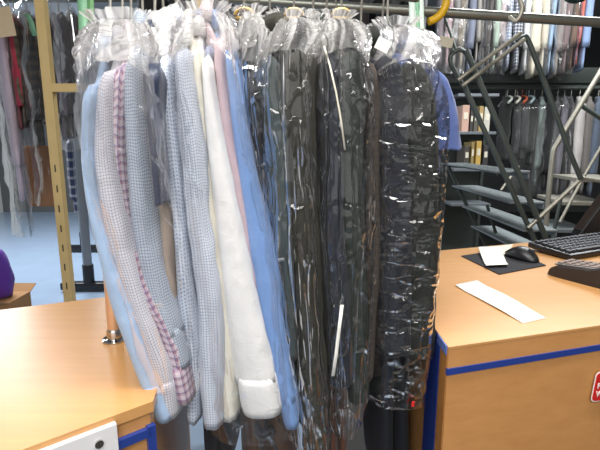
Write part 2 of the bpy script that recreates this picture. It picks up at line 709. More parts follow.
gs = 'dress shirts on the front rail'
gj = 'dark jackets on the front rail'
G('shirt', 'plain light blue shirt, outermost at the left end of the bagged shirts', 'shirt',
  [(87, 78, 13), (84, 150, 15), (90, 200, 16), (102, 250, 18), (116, 297, 22), (133, 345, 22), (150, 395, 22), (162, 424, 18)], m_sky,
  'wire hanger holding the plain light blue shirt', Y=.575, group=gs, cuff=True)
G('shirt', 'white shirt with fine grey micro check, second from the left', 'shirt',
  [(104, 66, 18), (101, 100, 19), (100, 150, 24), (106, 200, 27), (117, 250, 28), (131, 297, 25), (147, 340, 24), (159, 375, 24), (166, 421, 22)], m_micro,
  'wire hanger holding the fine grey micro check shirt', Y=.585, group=gs, cuff=True)
G('shirt', 'maroon and pink plaid shirt squeezed between two grey checked shirts', 'shirt',
  [(117, 58, 14), (116, 100, 14), (115, 150, 14), (120, 200, 13), (130, 250, 13), (146, 300, 15), (159, 325, 17), (170, 355, 20), (183, 406, 16)], m_plaid,
  'wire hanger holding the maroon plaid shirt', Y=.60, group=gs, cuff=True)
G('shirt', 'grey blue gingham shirt with its broad sleeve bent to the right', 'shirt',
  [(132, 46, 16), (130, 100, 23), (133, 150, 29), (138, 200, 30), (144, 250, 30), (153, 297, 30), (165, 330, 24), (179, 370, 17)], m_gcheck,
  'wire hanger holding the grey blue gingham shirt', Y=.605, group=gs, cuff=True)
G('blouse', 'shiny navy blouse showing as a short dark strip between two grey shirts', 'blouse',
  [(147, 58, 13), (150, 100, 15), (153, 150, 12), (157, 206, 7)], m_navy,
  'wire hanger holding the shiny navy blouse', Y=.59, hem=230, wr=.5)
G('shirt', 'crumpled tan shirt with dark inner folds beneath the navy blouse', 'shirt',
  [(153, 96, 8), (155, 150, 9), (159, 196, 13), (162, 240, 16), (167, 300, 15), (173, 345, 12)], m_tan,
  'wire hanger holding the crumpled tan shirt', Y=.625, group=gs, wr=.45)
G('shirt', 'pale blue grey shirt with a small dot pattern, left of the fine blue check shirt', 'shirt',
  [(162, 50, 14), (165, 100, 16), (170, 150, 17), (175, 200, 18), (180, 250, 18), (184, 300, 19), (189, 350, 20), (192, 424, 16)], m_dots,
  'wire hanger holding the pale dotted shirt', Y=.635, group=gs)
G('shirt', 'white shirt with fine blue check and wavy edge, left of the ivory shirt', 'shirt',
  [(178, 42, 18), (183, 100, 23), (189, 150, 25), (194, 200, 26), (200, 250, 27), (205, 300, 27), (208, 350, 25), (210, 400, 22), (212, 430, 20)], m_lcheck,
  'wire hanger holding the fine blue check shirt', Y=.63, group=gs, wr=.26)
G('shirt', 'ivory shirt hanging as a narrow strip directly left of the plain white shirt', 'shirt',
  [(194, 42, 10), (198, 100, 13), (202, 150, 12), (207, 200, 13), (213, 250, 16), (220, 300, 20), (224, 350, 22), (226, 400, 20), (228, 422, 18)], m_ivory,
  'wire hanger holding the ivory shirt', Y=.655, group=gs)
G('shirt', 'plain bright white shirt with a wide buttoned cuff, frontmost of the shirts', 'shirt',
  [(203, 50, 10), (208, 100, 13), (215, 150, 20), (223, 200, 25), (230, 250, 29), (238, 300, 34), (247, 345, 39), (255, 385, 41), (261, 419, 42)], m_white,
  'wire hanger holding the plain white shirt', Y=.645, group=gs, cuff=True, button=True, wr=.13)
G('shirt', 'slate grey blue shirt showing only near its shoulder between white and mauve shirts', 'shirt',
  [(206, 40, 10), (211, 100, 12), (217, 140, 10), (225, 190, 8), (236, 240, 8), (247, 300, 8)], m_slate,
  'wire hanger holding the slate grey blue shirt', Y=.69, group=gs)
G('shirt', 'dusty mauve pink shirt between the white and the blue shirt', 'shirt',
  [(216, 30, 12), (221, 80, 15), (227, 130, 18), (232, 170, 18), (240, 210, 15), (249, 260, 12), (258, 310, 12), (268, 370, 12)], m_mauve,
  'wire hanger holding the dusty mauve shirt', Y=.675, group=gs)
G('shirt', 'medium blue shirt at the right end of the shirts, beside the dark jackets', 'shirt',
  [(226, 42, 10), (234, 90, 16), (241, 140, 18), (250, 190, 20), (260, 250, 24), (268, 300, 24), (277, 350, 22), (286, 400, 20), (291, 430, 17)], m_blue,
  'wire hanger holding the medium blue shirt', Y=.67, group=gs, cuff=True)
G('jacket', 'thin black jacket wedged between the blue shirt and the grey green jacket', 'jacket',
  [(248, 72, 18), (253, 110, 20), (258, 150, 18), (266, 200, 15), (275, 250, 12), (283, 300, 10), (289, 350, 9)], m_black,
  'wire hanger holding the thin black jacket', group=gj, Y=.70)
G('jacket', 'grey green jacket in clear plastic, left of the olive brown coat', 'jacket',
  [(268, 50, 24), (270, 100, 25), (276, 150, 24), (280, 200, 22), (284, 250, 18), (288, 300, 16), (291, 362, 14)], m_ggreen,
  'gold clipped hanger holding the grey green jacket', gold=True, group=gj)
G('coat', 'long olive brown coat reaching the bottom of the picture', 'coat',
  [(300, 44, 34), (300, 100, 36), (303, 150, 31), (305, 200, 30), (307, 250, 30), (309, 300, 30), (314, 380, 30), (318, 455, 28)], m_olive,
  'wire hanger holding the long olive brown coat')
G('jacket', 'dark navy jacket with a white tape strip down its front', 'jacket',
  [(330, 48, 24), (330, 100, 26), (331, 150, 27), (332, 200, 27), (335, 250, 28), (338, 300, 30), (340, 350, 30), (342, 388, 26)], m_dnavy,
  'gold clipped hanger holding the dark navy jacket', gold=True, group=gj)
G('jacket', 'very dark green jacket between the navy jacket and the taupe jacket', 'jacket',
  [(354, 45, 24), (355, 100, 28), (354, 150, 26), (355, 250, 26), (358, 300, 26), (360, 370, 24), (360, 405, 20)], m_dgreen,
  'wire hanger holding the very dark green jacket', group=gj)
G('jacket', 'taupe brown jacket edge left of the large black jacket', 'jacket',
  [(370, 56, 14), (374, 100, 18), (374, 150, 17), (374, 250, 16), (373, 300, 14), (369, 380, 12)], m_taupe,
  'wire hanger holding the taupe jacket', group=gj)
G('jacket', 'large blue black jacket with its sleeve creased in shiny tight plastic', 'jacket',
  [(389, 52, 28), (392, 100, 36), (394, 150, 36), (395, 200, 36), (396, 250, 36), (396, 300, 36), (396, 357, 36)], m_jet,
  'gold clipped hanger holding the large blue black jacket', gold=True, group=gj, Y=.74)
G('jacket', 'black olive jacket at the right, next to the royal blue top', 'jacket',
  [(413, 58, 24), (420, 100, 34), (424, 150, 36), (425, 200, 36), (424, 250, 36), (422, 300, 36), (420, 360, 36)], m_bolive,
  'wire hanger holding the black olive jacket', group=gj, Y=.755)
G('top', 'royal blue short sleeved top at the right end of the front rail', 'top',
  [(436, 64, 16), (443, 90, 24), (448, 120, 28), (450, 150, 30)], m_royal,
  'wire hanger holding the royal blue top', Y=.79, hem=175)


# trousers and low pieces that hang beneath and behind the shirts
def trousers(label, u, v0, v1, w, Y, mat, hang=None):
    p0, p1 = at(u, v0, Y), at(u + (2 if u > 300 else 6), v1, Y)
    hw = w * .5 * mpp(p0)
    root = thing('trousers', (p1.x, Y + .18, p1.z), label, 'trousers', 'trousers hanging low on the front rail')
    for s in (0, 1):
        rings = []
        for i in range(22):
            t = i / 21
            c = p0.lerp(p1, t)
            ring = []
            for k in range(20):
                a = 2 * PI * k / 20
                w_ = mn.noise(Vector((math.cos(a) + u, math.sin(a) + s * 3, c.z * 7)))
                ring.append(Vector((c.x + hw * (.55 * math.cos(a) * (1 + .25 * w_)) + (s - .5) * hw * .8 + ROT * .1,
                                    Y + .02 + .15 * s * .2 + .12 * (1 + math.sin(a)), c.z)))
            rings.append(ring)
        loft('trouser_leg', rings, mat, root)
    b = MB()
    b.box((p0.x + ROT * .1, Y + .16, p0.z + .01), (hw * 2, .30, .035), None, 0, .006)
    b.build('waistband', mat, root, True)
    hanger(Vector((p0.x + ROT * .1, Y + .16, p0.z + .09)), 'wire hanger clipped to the ' + label.split(' trousers')[0] + ' trousers', False, .13, 'wire hangers clipped to trousers')
    return root


trousers('brown trousers hanging below the white shirt cuff', 272, 250, 500, 72, .84, m_brown)
trousers('charcoal trousers hanging below the fine blue check shirt', 219, 250, 490, 36, .80, m_char)
trousers('black trousers hanging below the blue black jacket in the lower bag', 411, 250, 500, 56, .80, m_jet)
trousers('reddish brown trousers between the long coat and the black trousers', 350, 250, 500, 30, .86, mat_cloth('red_brown_cloth', (104, 66, 50)))

# dark ribbon knot hanging under the white cuff
kp = at(265, 432, .74)
b = MB()
b.tube(bez([kp + Vector((-.018, 0, .02)), kp + Vector((-.004, -.008, .004)), kp + Vector((.012, -.004, .012)), kp + Vector((.014, 0, -.004)), kp + Vector((-.006, -.006, -.008)), kp + Vector((-.016, 0, .004))], 6), .007, 8, 0, .6)
b.tube(bez([kp, kp + Vector((.012, 0, -.016)), kp + Vector((.022, .004, -.045))], 6), .006, 8, 0, .5)
b.tube(bez([kp, kp + Vector((-.008, 0, -.02)), kp + Vector((-.006, .004, -.05))], 6), .006, 8, 0, .5)
b.tube(bez([kp + Vector((0, 0, .0)), kp + Vector((.004, .01, .04)), kp + Vector((.0, .03, .10))], 6), .006, 8, 0, .5)
tag(b.build('ribbon', m_char, None, True), 'dark grey ribbon tied in a knot below the white cuff', 'ribbon')

# front rail
dirn = (RB - RA).normalized()
b = MB()
b.tube([RA - dirn * .5 + Vector((0, 0, RZ)), RB + dirn * .06 + Vector((0, 0, RZ))], .0165, 16)
rl = thing('garment_rail', RA.lerp(RB, .5) + Vector((0, 0, RZ)), 'steel rail above the frame carrying the bagged shirts and jackets', 'rail')
b.build('bar', M['rail'], rl, True)
for e in (RA - dirn * .45, RB + dirn * .05):
    b = MB()
    b.tube([e + Vector((0, 0, RZ)), e + Vector((0, 0, 3.6))], .009, 10)
    b.build('hanging_rod', M['rail'], rl, True)


# ------------------------------------------------------------------ clear plastic garment bags
def bag(label, levels, Y, mat, topmat, neck_uv, neck_w, depth=.50, shoulder=2, seed=0, amp=.007, parent_parts=None, ring_n=150, rows=130, flare=.5):
    """levels: (v, uL, uR) outlines of the near face from shoulder to hem; neck_uv: where it gathers about the hooks"""
    P = []
    for v, a, c in levels:
        l, r = at(a, v, Y), at(c, v, Y)
        P.append(Vector((l.x, r.x, l.z)))
    prof = bez(P, 12)
    x0 = sum((p.x + p.y) / 2 for p in P[:2]) / 2
    root = thing('garment_bag', (x0 + ROT * depth / 2, Y + depth / 2, P[-1].z), label, 'garment bag', 'clear plastic garment bags on the front rail')
    yc = Y + depth / 2
    # resample to rows
    d = [0.0]
    for i in range(1, len(prof)):
        d.append(d[-1] + abs(prof[i].z - prof[i - 1].z) + 1e-6)
    rings = []
    j = 0
    for i in range(rows):
        t = d[-1] * i / (rows - 1)
        while j < len(d) - 2 and d[j + 1] < t:
            j += 1
        p = prof[j].lerp(prof[j + 1], min(max((t - d[j]) / (d[j + 1] - d[j]), 0), 1))
        rings.append((p.x, p.y, p.z, Y, Y + depth))

    def ringpts(xl, xr, z, ya, yb, am, sag=0.0, pleat=0.0):
        cx, cy = (xl + xr) / 2, (ya + yb) / 2
        hx, hy = (xr - xl) / 2, (yb - ya) / 2
        out = []
        for k in range(ring_n):
            # even spacing round a rounded rectangle, denser on the near side
            a = 2 * PI * k / ring_n - PI / 2
            ca, sa = math.cos(a), math.sin(a)
            e = .45
            px = (abs(ca) ** e) * (1 if ca >= 0 else -1) * hx
            py = (abs(sa) ** e) * (1 if sa >= 0 else -1) * hy
            yy = cy + py
            xx = cx + px
            q = Vector((xx * 16 + seed, yy * 10, z * 3.2 + seed))
            r1 = 1 - min(abs(mn.noise(q)), .25) * 4
            q2 = Vector((xx * 30 + z * 9, yy * 22 + seed, z * 11))
            r2 = 1 - min(abs(mn.noise(q2)), .2) * 5
            off = am * (r1 * .8 + r2 * .45)
            nx, ny = ca / max(hx, .02), sa / max(hy, .02)
            ln = math.hypot(nx, ny)
            nx, ny = nx / ln, ny / ln
            if pleat:
                off += pleat * (1 - 4 * min(abs(mn.noise(Vector((k * .21 + seed, seed, z * 2)))), .3))
                off += pleat * .5 * mn.noise(Vector((k * .5 + seed, seed, z * 9)))
            dz_ = -sag * (abs(px) / max(hx, .01)) ** 2.5
            out.append(Vector((xx + ROT * (yy - Y) + nx * off, yy + ny * off, z + am * .3 * r2 + dz_)))
        return out
    body = [ringpts(*r, amp, .035 * max(0, 1 - i / 16)) for i, r in enumerate(rings)]
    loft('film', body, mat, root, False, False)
    # gathered top: from the shoulder line in to the neck round the hooks
    nx, nz = at(neck_uv[0], neck_uv[1], yc - .02).x, at(neck_uv[0], neck_uv[1], yc - .02).z
    xl, xr, z0 = rings[0][0], rings[0][1], rings[0][2]
    top = []
    NT_ = 46
    nxc = nx - ROT * (yc - Y)
    for i in range(NT_):
        t = i / (NT_ - 1)
        s = t ** flare
        tw = math.sin(t * PI / 2)
        wl = lerp(xl, nxc - neck_w / 2, tw)
        wr_ = lerp(xr, nxc + neck_w / 2, tw)
        ya = lerp(Y, yc - .045, t)
        yb = lerp(Y + depth, yc + .045, t)
        z = lerp(z0, nz, .45 * math.sin(t * PI / 2) + .55 * t)
        top.append(ringpts(wl, wr_, z, ya, yb, amp * (1 - .5 * t), .035 * (1 - t), .018 * math.sin(t ** 1.2 * PI)))
    # crinkled frill above the neck
    for i in range(1, 7):
        t = i / 6
        top.append(ringpts(nxc - neck_w / 2 - .012 * t, nxc + neck_w / 2 + .012 * t, nz + .014 * t, yc - .045 - .008 * t, yc + .045 + .008 * t, amp * .6, 0, .010 * t))
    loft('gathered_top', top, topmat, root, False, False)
    return root


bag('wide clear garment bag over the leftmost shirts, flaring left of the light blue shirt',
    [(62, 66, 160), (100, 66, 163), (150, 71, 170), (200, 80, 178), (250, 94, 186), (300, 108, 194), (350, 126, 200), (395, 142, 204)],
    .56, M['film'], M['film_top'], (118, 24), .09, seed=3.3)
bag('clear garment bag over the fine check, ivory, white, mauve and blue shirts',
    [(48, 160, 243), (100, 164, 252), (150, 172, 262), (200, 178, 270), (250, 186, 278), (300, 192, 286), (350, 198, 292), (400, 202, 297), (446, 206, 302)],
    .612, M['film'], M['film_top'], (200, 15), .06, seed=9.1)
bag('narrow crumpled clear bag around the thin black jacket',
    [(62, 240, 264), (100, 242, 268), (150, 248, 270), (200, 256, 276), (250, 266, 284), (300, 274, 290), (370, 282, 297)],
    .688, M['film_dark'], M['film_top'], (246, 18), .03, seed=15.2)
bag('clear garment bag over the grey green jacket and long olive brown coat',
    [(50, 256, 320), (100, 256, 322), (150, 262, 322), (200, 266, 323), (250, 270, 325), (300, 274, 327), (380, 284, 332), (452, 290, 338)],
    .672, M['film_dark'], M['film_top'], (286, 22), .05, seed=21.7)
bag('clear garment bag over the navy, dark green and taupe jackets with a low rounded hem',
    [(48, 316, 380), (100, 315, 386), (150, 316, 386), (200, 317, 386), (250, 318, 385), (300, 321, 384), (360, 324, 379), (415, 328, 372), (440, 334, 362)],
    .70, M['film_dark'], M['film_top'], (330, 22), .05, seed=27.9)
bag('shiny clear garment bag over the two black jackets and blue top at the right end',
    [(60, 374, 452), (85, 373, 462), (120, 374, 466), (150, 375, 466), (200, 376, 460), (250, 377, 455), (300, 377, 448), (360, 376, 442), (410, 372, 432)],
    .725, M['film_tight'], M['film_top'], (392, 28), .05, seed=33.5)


# stiff folded flap that stands up over the left bag, and small loose tails
def sheet(name, corners, n, mat, amp, seed, parent=None):
    a, b_, c, d = [Vector(x) for x in corners]
    vs, fs = [], []
    for i in range(n + 1):
        for k in range(n + 1):
            s, t = k / n, i / n
            p = a.lerp(b_, s).lerp(d.lerp(c, s), t)
            w = 1 - 2 * abs(mn.noise(Vector((s * 5 + seed, t * 4, seed))))
            w2 = mn.noise(Vector((s * 14, t * 11 + seed, seed)))
            vs.append(p + Vector((w2 * amp * .3, amp * (w + .4 * w2), w2 * amp * .3)))
    for i in range(n):
        for k in range(n):
            q = i * (n + 1) + k
            fs.append((q, q + 1, q + n + 2, q + n + 1))
    return mesh_obj(name, vs, fs, mat, parent)


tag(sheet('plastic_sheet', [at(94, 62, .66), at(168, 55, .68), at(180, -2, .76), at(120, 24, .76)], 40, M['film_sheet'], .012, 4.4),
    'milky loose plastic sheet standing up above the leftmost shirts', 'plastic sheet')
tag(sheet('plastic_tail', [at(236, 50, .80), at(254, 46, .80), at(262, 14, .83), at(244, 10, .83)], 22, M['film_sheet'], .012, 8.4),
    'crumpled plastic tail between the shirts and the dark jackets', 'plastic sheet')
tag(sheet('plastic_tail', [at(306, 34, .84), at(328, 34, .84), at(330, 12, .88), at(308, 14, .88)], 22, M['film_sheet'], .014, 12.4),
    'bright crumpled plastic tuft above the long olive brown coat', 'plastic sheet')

# white tape strip and paper tag on the bags
def strip(name, pts, w, mat, th=.0012):
    vs, fs = [], []
    for p in pts:
        p = Vector(p)
        for sx in (-1, 1):
            for sy in (-1, 1):
                vs.append(p + Vector((sx * w / 2, sy * th / 2, 0)))
    for i in range(len(pts) - 1):
        a = 4 * i
        for q in ((0, 2, 6, 4), (3, 1, 5, 7), (1, 0, 4, 5), (2, 3, 7, 6)):
            fs.append(tuple(a + x for x in q))
    fs.append((0, 1, 3, 2))
    a = 4 * (len(pts) - 1)
    fs.append((a, a + 2, a + 3, a + 1))
    return mesh_obj(name, vs, fs, mat)


tag(strip('pale_strip', [at(u, v, .688) for u, v in ((342, 305), (339, 330), (336, 355), (333, 376))], .0055, M['paper']),
    'white tape strip low on the front of the dark navy jacket', 'strip')
tag(strip('pale_strip', [at(u, v, .69 + (.05 if v < 50 else 0)) for u, v in ((324, 46), (330, 66), (336, 92), (341, 120), (345, 150))], .0026, M['paper_old']),  # a fold of the bag's plastic, drawn as a flat pale strip
    'thin pale plastic fold running down the top of the middle garment bag', 'strip')
b = MB()
tp = at(383, 45, .80)
b.box(tp, (.024, .0012, .02), Matrix.Rotation(.45, 3, 'Y'), 0, .0003)
tag(b.build('paper_tag', M['paper']), 'small white paper tag on top of the rightmost front bag', 'tag')
b = MB()
tp = at(413, 404, .722)
b.box(tp, (.005, .0015, .010), Matrix.Rotation(.1, 3, 'Y'), 0, .0003)
tag(b.build('paper_tag', M['red']), 'small red tag low beside the black trousers', 'tag')


# ------------------------------------------------------------------ counters
CZ = 1.06
TH = .03


def off(p, q, t):
    return (p[0] + (q[0] - p[0]) * t, p[1] + (q[1] - p[1]) * t)


# right counter
A = (.25, .707)
fd = Vector((.319, .093)).normalized()
B = (A[0] + fd.x * 1.5, A[1] + fd.y * 1.5)
D = (.25, 1.322)
bd = Vector((.674, .234)).normalized()
Cc = (D[0] + bd.x * 1.5, D[1] + bd.y * 1.5)
rc = thing('service_counter', (.9, 1.2, 0), 'maple laminate counter on the right with blue stripe and keyboard', 'counter', 'maple service counters')
TH = .004
MB().prism([A, B, Cc, D], CZ - TH, CZ).build('worktop', M['wood_top'], rc)
ins = lambda p, dx, dy: (p[0] + dx, p[1] + dy)
body = [ins(A, .001, .001), ins(B, 0, .001), ins(Cc, 0, -.02), ins(D, .004, -.02)]
MB().prism(body, 0.0, CZ - TH).build('cabinet_body', M['wood_front'], rc)
ang = math.atan2(fd.y, fd.x)
Rz = Matrix.Rotation(ang, 3, 'Z')


def on_front(dist, z, out=.0):
    n = Vector((fd.y, -fd.x))
    return Vector((A[0] + fd.x * dist + n.x * out, A[1] + fd.y * dist + n.y * out, z))


zs_ = at(450, 372, A[1]).z
c_ = on_front(.75, zs_, -.001)
MB().box(c_, (1.5, .006, .0115), Rz).build('blue_stripe', M['blue_strip'], rc)
MB().box((A[0] + .001, A[1] + .022, (CZ - TH) / 2), (.003, .036, CZ - TH - .002)).build('raw_edge_band', M['wood_edge'], rc)
MB().box((A[0] + .001, A[1] + .078, (CZ - TH) / 2), (.004, .07, CZ - TH - .002)).build('blue_side_stripe', M['blue_strip'], rc)
MB().box((A[0] - .0005, A[1] + .03, CZ - .009), (.003, .05, .016)).build('blue_corner_cap', mat_plain('pale_blue_cap', (96, 120, 190), .35), rc)

# red sticker at the frame edge, with the two letters the photograph shows
s0 = at(603, 386, on_front(.37, 1).y)
dist = (s0.x - A[0]) / fd.x
n_out = Vector((fd.y, -fd.x, 0))
tilt = Matrix.Rotation(-.06, 3, 'Y')


def rounded(w, h, r, n=6):
    pts = []
    for cx, cz, a0 in ((w / 2 - r, h / 2 - r, 0), (-w / 2 + r, h / 2 - r, 90), (-w / 2 + r, -h / 2 + r, 180), (w / 2 - r, -h / 2 + r, 270)):
        for k in range(n + 1):
            a = math.radians(a0 + 90 * k / n)
            pts.append((cx + r * math.cos(a), cz + r * math.sin(a)))
    return pts


def front_plate(poly, dist, z, out, th, rot=0.0):
    vs = []
    m = Matrix.Rotation(rot, 2)
    for o_ in (out, out + th):
        for x, y in poly:
            q = m @ Vector((x, y))
            p = on_front(dist + q.x, z + q.y, o_)
            vs.append(p)
    n = len(poly)
    fs = [tuple(range(n - 1, -1, -1)), tuple(range(n, 2 * n))] + [(i, (i + 1) % n, n + (i + 1) % n, n + i) for i in range(n)]
    return vs, fs


dist = 0.0
# walk along the front to the point that projects to u=604
for i in range(400):
    p = on_front(i * .002, 1.0)
    z_ = .93
    dz = z_ - CAMZ
    if 300 + F * p.x / (p.y * CP - dz * SP) > 601:
        dist = i * .002
        break
zst = at(600, 385, on_front(dist, 1).y).z
st = thing('sticker', on_front(dist, zst - .03), 'red rounded sticker with white letters on the right counter front', 'sticker')
vs, fs = front_plate(rounded(.054, .062, .009), dist, zst, .0045, .0008, -.10)
mesh_obj('sticker_border', vs, fs, M['white_ink'], st, None, False)
vs, fs = front_plate(rounded(.050, .058, .008), dist, zst, .0052, .0009, -.10)
mesh_obj('sticker_face', vs, fs, M['red'], st, None, False)


def letters(text, dist, z, size, parent):
    cu = bpy.data.curves.new('lettering', 'FONT')
    cu.body = text
    cu.size = size
    cu.extrude = .0003
    cu.offset = .0004
    o = bpy.data.objects.new('lettering', cu)
    C.objects.link(o)
    bpy.context.view_layer.update()
    dg = bpy.context.evaluated_depsgraph_get()
    me = bpy.data.meshes.new_from_object(o.evaluated_get(dg))
    bpy.data.objects.remove(o)
    R = Matrix.Rotation(ang, 4, 'Z') @ Matrix.Rotation(PI / 2, 4, 'X') @ Matrix.Rotation(-.10, 4, 'Z')
    me.transform(Matrix.Translation(on_front(dist, z, .0064)) @ R)
    me.materials.clear()
    me.materials.append(M['white_ink'])
    o = bpy.data.objects.new('lettering', me)
    C.objects.link(o)
    o.parent = parent
    o.matrix_parent_inverse = Matrix.Translation(-parent.location)
    return o


letters('P', dist - .019, zst - .001, .016, st)
letters('W', dist - .020, zst - .018, .016, st)

TH = .03
# left counter
a1, a2 = Vector((-.311, .451)), Vector((-.205, .539))
ld = (a2 - a1).normalized()
LA = a2 + ld * .012
LB = a2 - ld * .75
LD = Vector((-.268, 1.026))
bl = Vector((.182, .078)).normalized()
LC = LD - bl * 1.2
lc = thing('service_counter', (-.7, .6, 0), 'maple laminate counter on the left with a white locked panel and chrome flange', 'counter', 'maple service counters')
MB().prism([LA, LD, LC, LB], CZ - TH * .5, CZ).build('worktop', M['wood_top'], lc)
nrm = Vector((ld.y, -ld.x))
ii = -nrm * .003
MB().prism([LA + ii - ld * .004, LD + Vector((-.006, -.02)), LC + Vector((0, -.02)), LB + ii], 0, CZ - TH * .5).build('cabinet_body', M['wood_front'], lc)
angL = math.atan2(ld.y, ld.x)
RzL = Matrix.Rotation(angL, 3, 'Z')


def on_left(dist, z, out=0.0):
    p = LA - ld * dist + nrm * out
    return Vector((p.x, p.y, z))


MB().box(on_left(.0055, (CZ - .03) / 2 + .0, .0), (.011, .008, CZ - .035), RzL).build('blue_corner_stripe', M['blue_strip'], lc)
MB().box(on_left(.35, CZ - .041, .0), (.69, .008, .012), RzL).build('blue_stripe', M['blue_strip'], lc)
wp = MB().box(on_left(.05 + .16, CZ - .007 - .06, .004), (.32, .008, .12), RzL, 0, .001).build('locked_panel', M['white_panel'], lc)
lk = on_left(.073, CZ - .024, .008)
b = MB()
b.tube([lk, lk + Vector((nrm.x, nrm.y, 0)) * .003], .0052, 20)
b.box(lk + Vector((nrm.x, nrm.y, 0)) * .0032, (.0012, .001, .005), RzL, 1)
b.build('lock', [M['chrome'], M['dark_slot']], wp, True)

# stub post with chrome flange on the left counter
fp = atz(115, 340, CZ)
ps = thing('counter_post', fp, 'peach coloured tube post on a round chrome flange on the left counter', 'post')
b = MB()
b.tube([fp + Vector((0, 0, z)) for z in (0, .003, .0045)], [.021, .021, .017], 28)
b.tube([fp + Vector((0, 0, z)) for z in (.004, .018, .022)], [.0125, .0125, .011], 24)
fl = b.build('flange', M['chrome'], ps, True)
b = MB()
for k in range(3):
    a = 2 * PI * k / 3 + 1.0
    q = fp + Vector((.0165 * math.cos(a), .0165 * math.sin(a), .0045))
    b.tube([q, q + Vector((0, 0, .001))], .0022, 10)
b.build('screws', M['dark_slot'], fl, True)
b = MB()
b.tube([fp + Vector((0, 0, .012)), fp + Vector((0, 0, .13)), fp + Vector((0, 0, .136))], [.0105, .0105, .007], 24)
b.build('tube', M['peach_tube'], ps, True)

# ------------------------------------------------------------------ things on the right counter
def counter_quad(px, z):
    return [atz(u, v, z) for u, v in px]


pad = [(atz(461, 256.5, CZ)), atz(499, 275, CZ), atz(546, 266, CZ), atz(510, 249, CZ)]
b = MB()
b.prism([(p.x, p.y) for p in pad], CZ, CZ + .003)
o = b.build('mouse_pad', M['pad'])
bv = o.modifiers.new('edge', 'BEVEL'); bv.width = .001; bv.segments = 2
tag(o, 'black mouse pad on the right counter under the mouse', 'mouse pad')


def curled(name, quad, curl, n=18, thick=.0006, mat=None, seed=0):
    a, b_, c, d = quad
    vs, fs = [], []
    for lay in (0, 1):
        for i in range(n + 1):
            for k in range(n + 1):
                s, t = k / n, i / n
                p = a.lerp(b_, s).lerp(d.lerp(c, s), t)
                vs.append(p + Vector((0, 0, curl(s, t) + lay * thick)))
    m = (n + 1) * (n + 1)
    for i in range(n):
        for k in range(n):
            q = i * (n + 1) + k
            fs.append((q, q + n + 1, q + n + 2, q + 1))
            fs.append((m + q, m + q + 1, m + q + n + 2, m + q + n + 1))
    rim = [k for k in range(n + 1)] + [i * (n + 1) + n for i in range(1, n + 1)] + [n * (n + 1) + k for k in range(n - 1, -1, -1)] + [i * (n + 1) for i in range(n - 1, 0, -1)]
    for i in range(len(rim)):
        p, q = rim[i], rim[(i + 1) % len(rim)]
        fs.append((p, q, q + m, p + m))
    return mesh_obj(name, vs, fs, mat or M['paper'])


q = counter_quad([(455, 286), (477, 281.5), (546, 318), (523, 323.5)], CZ + .0006)
o = curled('receipt', q, lambda s, t: .004 * math.sin(PI * t) ** 2 * (.5 + .5 * s) + .003 * max(0, .18 - t) / .18 + .006 * max(0, t - .55) * (1 - t) * 4 * (1 - s))
tag(o, 'long white paper slip lying curled on the right counter', 'receipt')
q = counter_quad([(478, 251), (500, 250), (508, 267), (486, 268)], CZ + .0036)
o = curled('paper_note', q, lambda s, t: .003 + .010 * (1 - t) ** 2 + .004 * max(0, t - .8) / .2, 14)
tag(o, 'small folded white note on the black mouse pad', 'note')
q = counter_quad([(495, 249.5), (513, 247), (508, 255), (500, 256)], CZ + .0042)
o = curled('paper_note', q, lambda s, t: .004 + .006 * (1 - t), 10, mat=M['paper_old'])
tag(o, 'cream paper scrap behind the mouse', 'note')

# mouse
mc = atz(521, 258, CZ + .003)
mo = thing('computer_mouse', (mc.x, mc.y, CZ + .003), 'black computer mouse on the mouse pad', 'mouse')
ax = (atz(540, 264, CZ) - atz(503, 253, CZ))
ma = math.atan2(ax.y, ax.x)
rings = []
NL = 20
for i in range(NL):
    t = i / (NL - 1)
    w = .031 * (math.sin(PI * min(max(t, .015), .985)) ** .45)
    hgt = .036 * (math.sin(PI * (.06 + .9 * t ** 1.15) if t < 1 else 0.2) ** .8) * (.85 + .15 * math.sin(PI * t)) if 0 < t < 1 else .006
    ring = []
    for k in range(18):
        a = PI * k / 17
        ring.append(Vector(((t - .5) * .115, w * math.cos(a), hgt * max(math.sin(a), 0) ** .7)))
    rings.append(ring)
Rm = Matrix.Rotation(ma, 3, 'Z')
rings = [[Rm @ p + Vector((mc.x, mc.y, CZ + .0032)) for p in r] for r in rings]
loft('shell', rings, M['black_plastic'], mo)
b = MB()
wp_ = Rm @ Vector((.034, 0, .026)) + Vector((mc.x, mc.y, CZ + .003))
wx = Rm @ Vector((0, 1, 0))
b.tube([wp_ - wx * .004, wp_ + wx * .004], .009, 18)
b.build('scroll_wheel', M['key_black'], mo, True)

# keyboard
k0 = atz(527, 250.5, CZ)
k1 = atz(600, 240, CZ)
kd = (k1 - k0).normalized()
kn = Vector((kd.y, -kd.x, 0))
KL, KW = .44, .145
kz = CZ
kb = thing('keyboard', k0 + kd * KL / 2 + kn * KW / 2, 'black computer keyboard at the back of the right counter', 'keyboard')
Rk = Matrix((kd, -kn, Vector((0, 0, 1)))).transposed()
tl_ = Matrix.Rotation(.07, 3, 'X')
MB().box(k0 + kd * KL / 2 + kn * KW / 2 + Vector((0, 0, .0145)), (KL, KW, .018), Rk @ tl_, 0, .004).build('case', M['black_plastic'], kb, True)
b = MB()
org = k0 + kd * KL / 2 + kn * KW / 2 + Vector((0, 0, .0145))
for r in range(6):
    for c in range(21):
        if r == 5 and 3 <= c <= 8:
            if c != 5:
                continue
            sz = (.108, .0145, .008)
        else:
            sz = (.0155, .0150, .008)
        if c in (15, 16) and r in (3, 4):
            continue
        lx = -KL / 2 + .018 + c * .0202 + (.006 if c > 14 else 0)
        ly = KW / 2 - .022 - r * .0195 - (.004 if r else 0)
        b.box(org + Rk @ tl_ @ Vector((lx, ly, .0125)), sz, Rk @ tl_, 0, .0015)
b.build('keys', M['key_black'], kb, False)

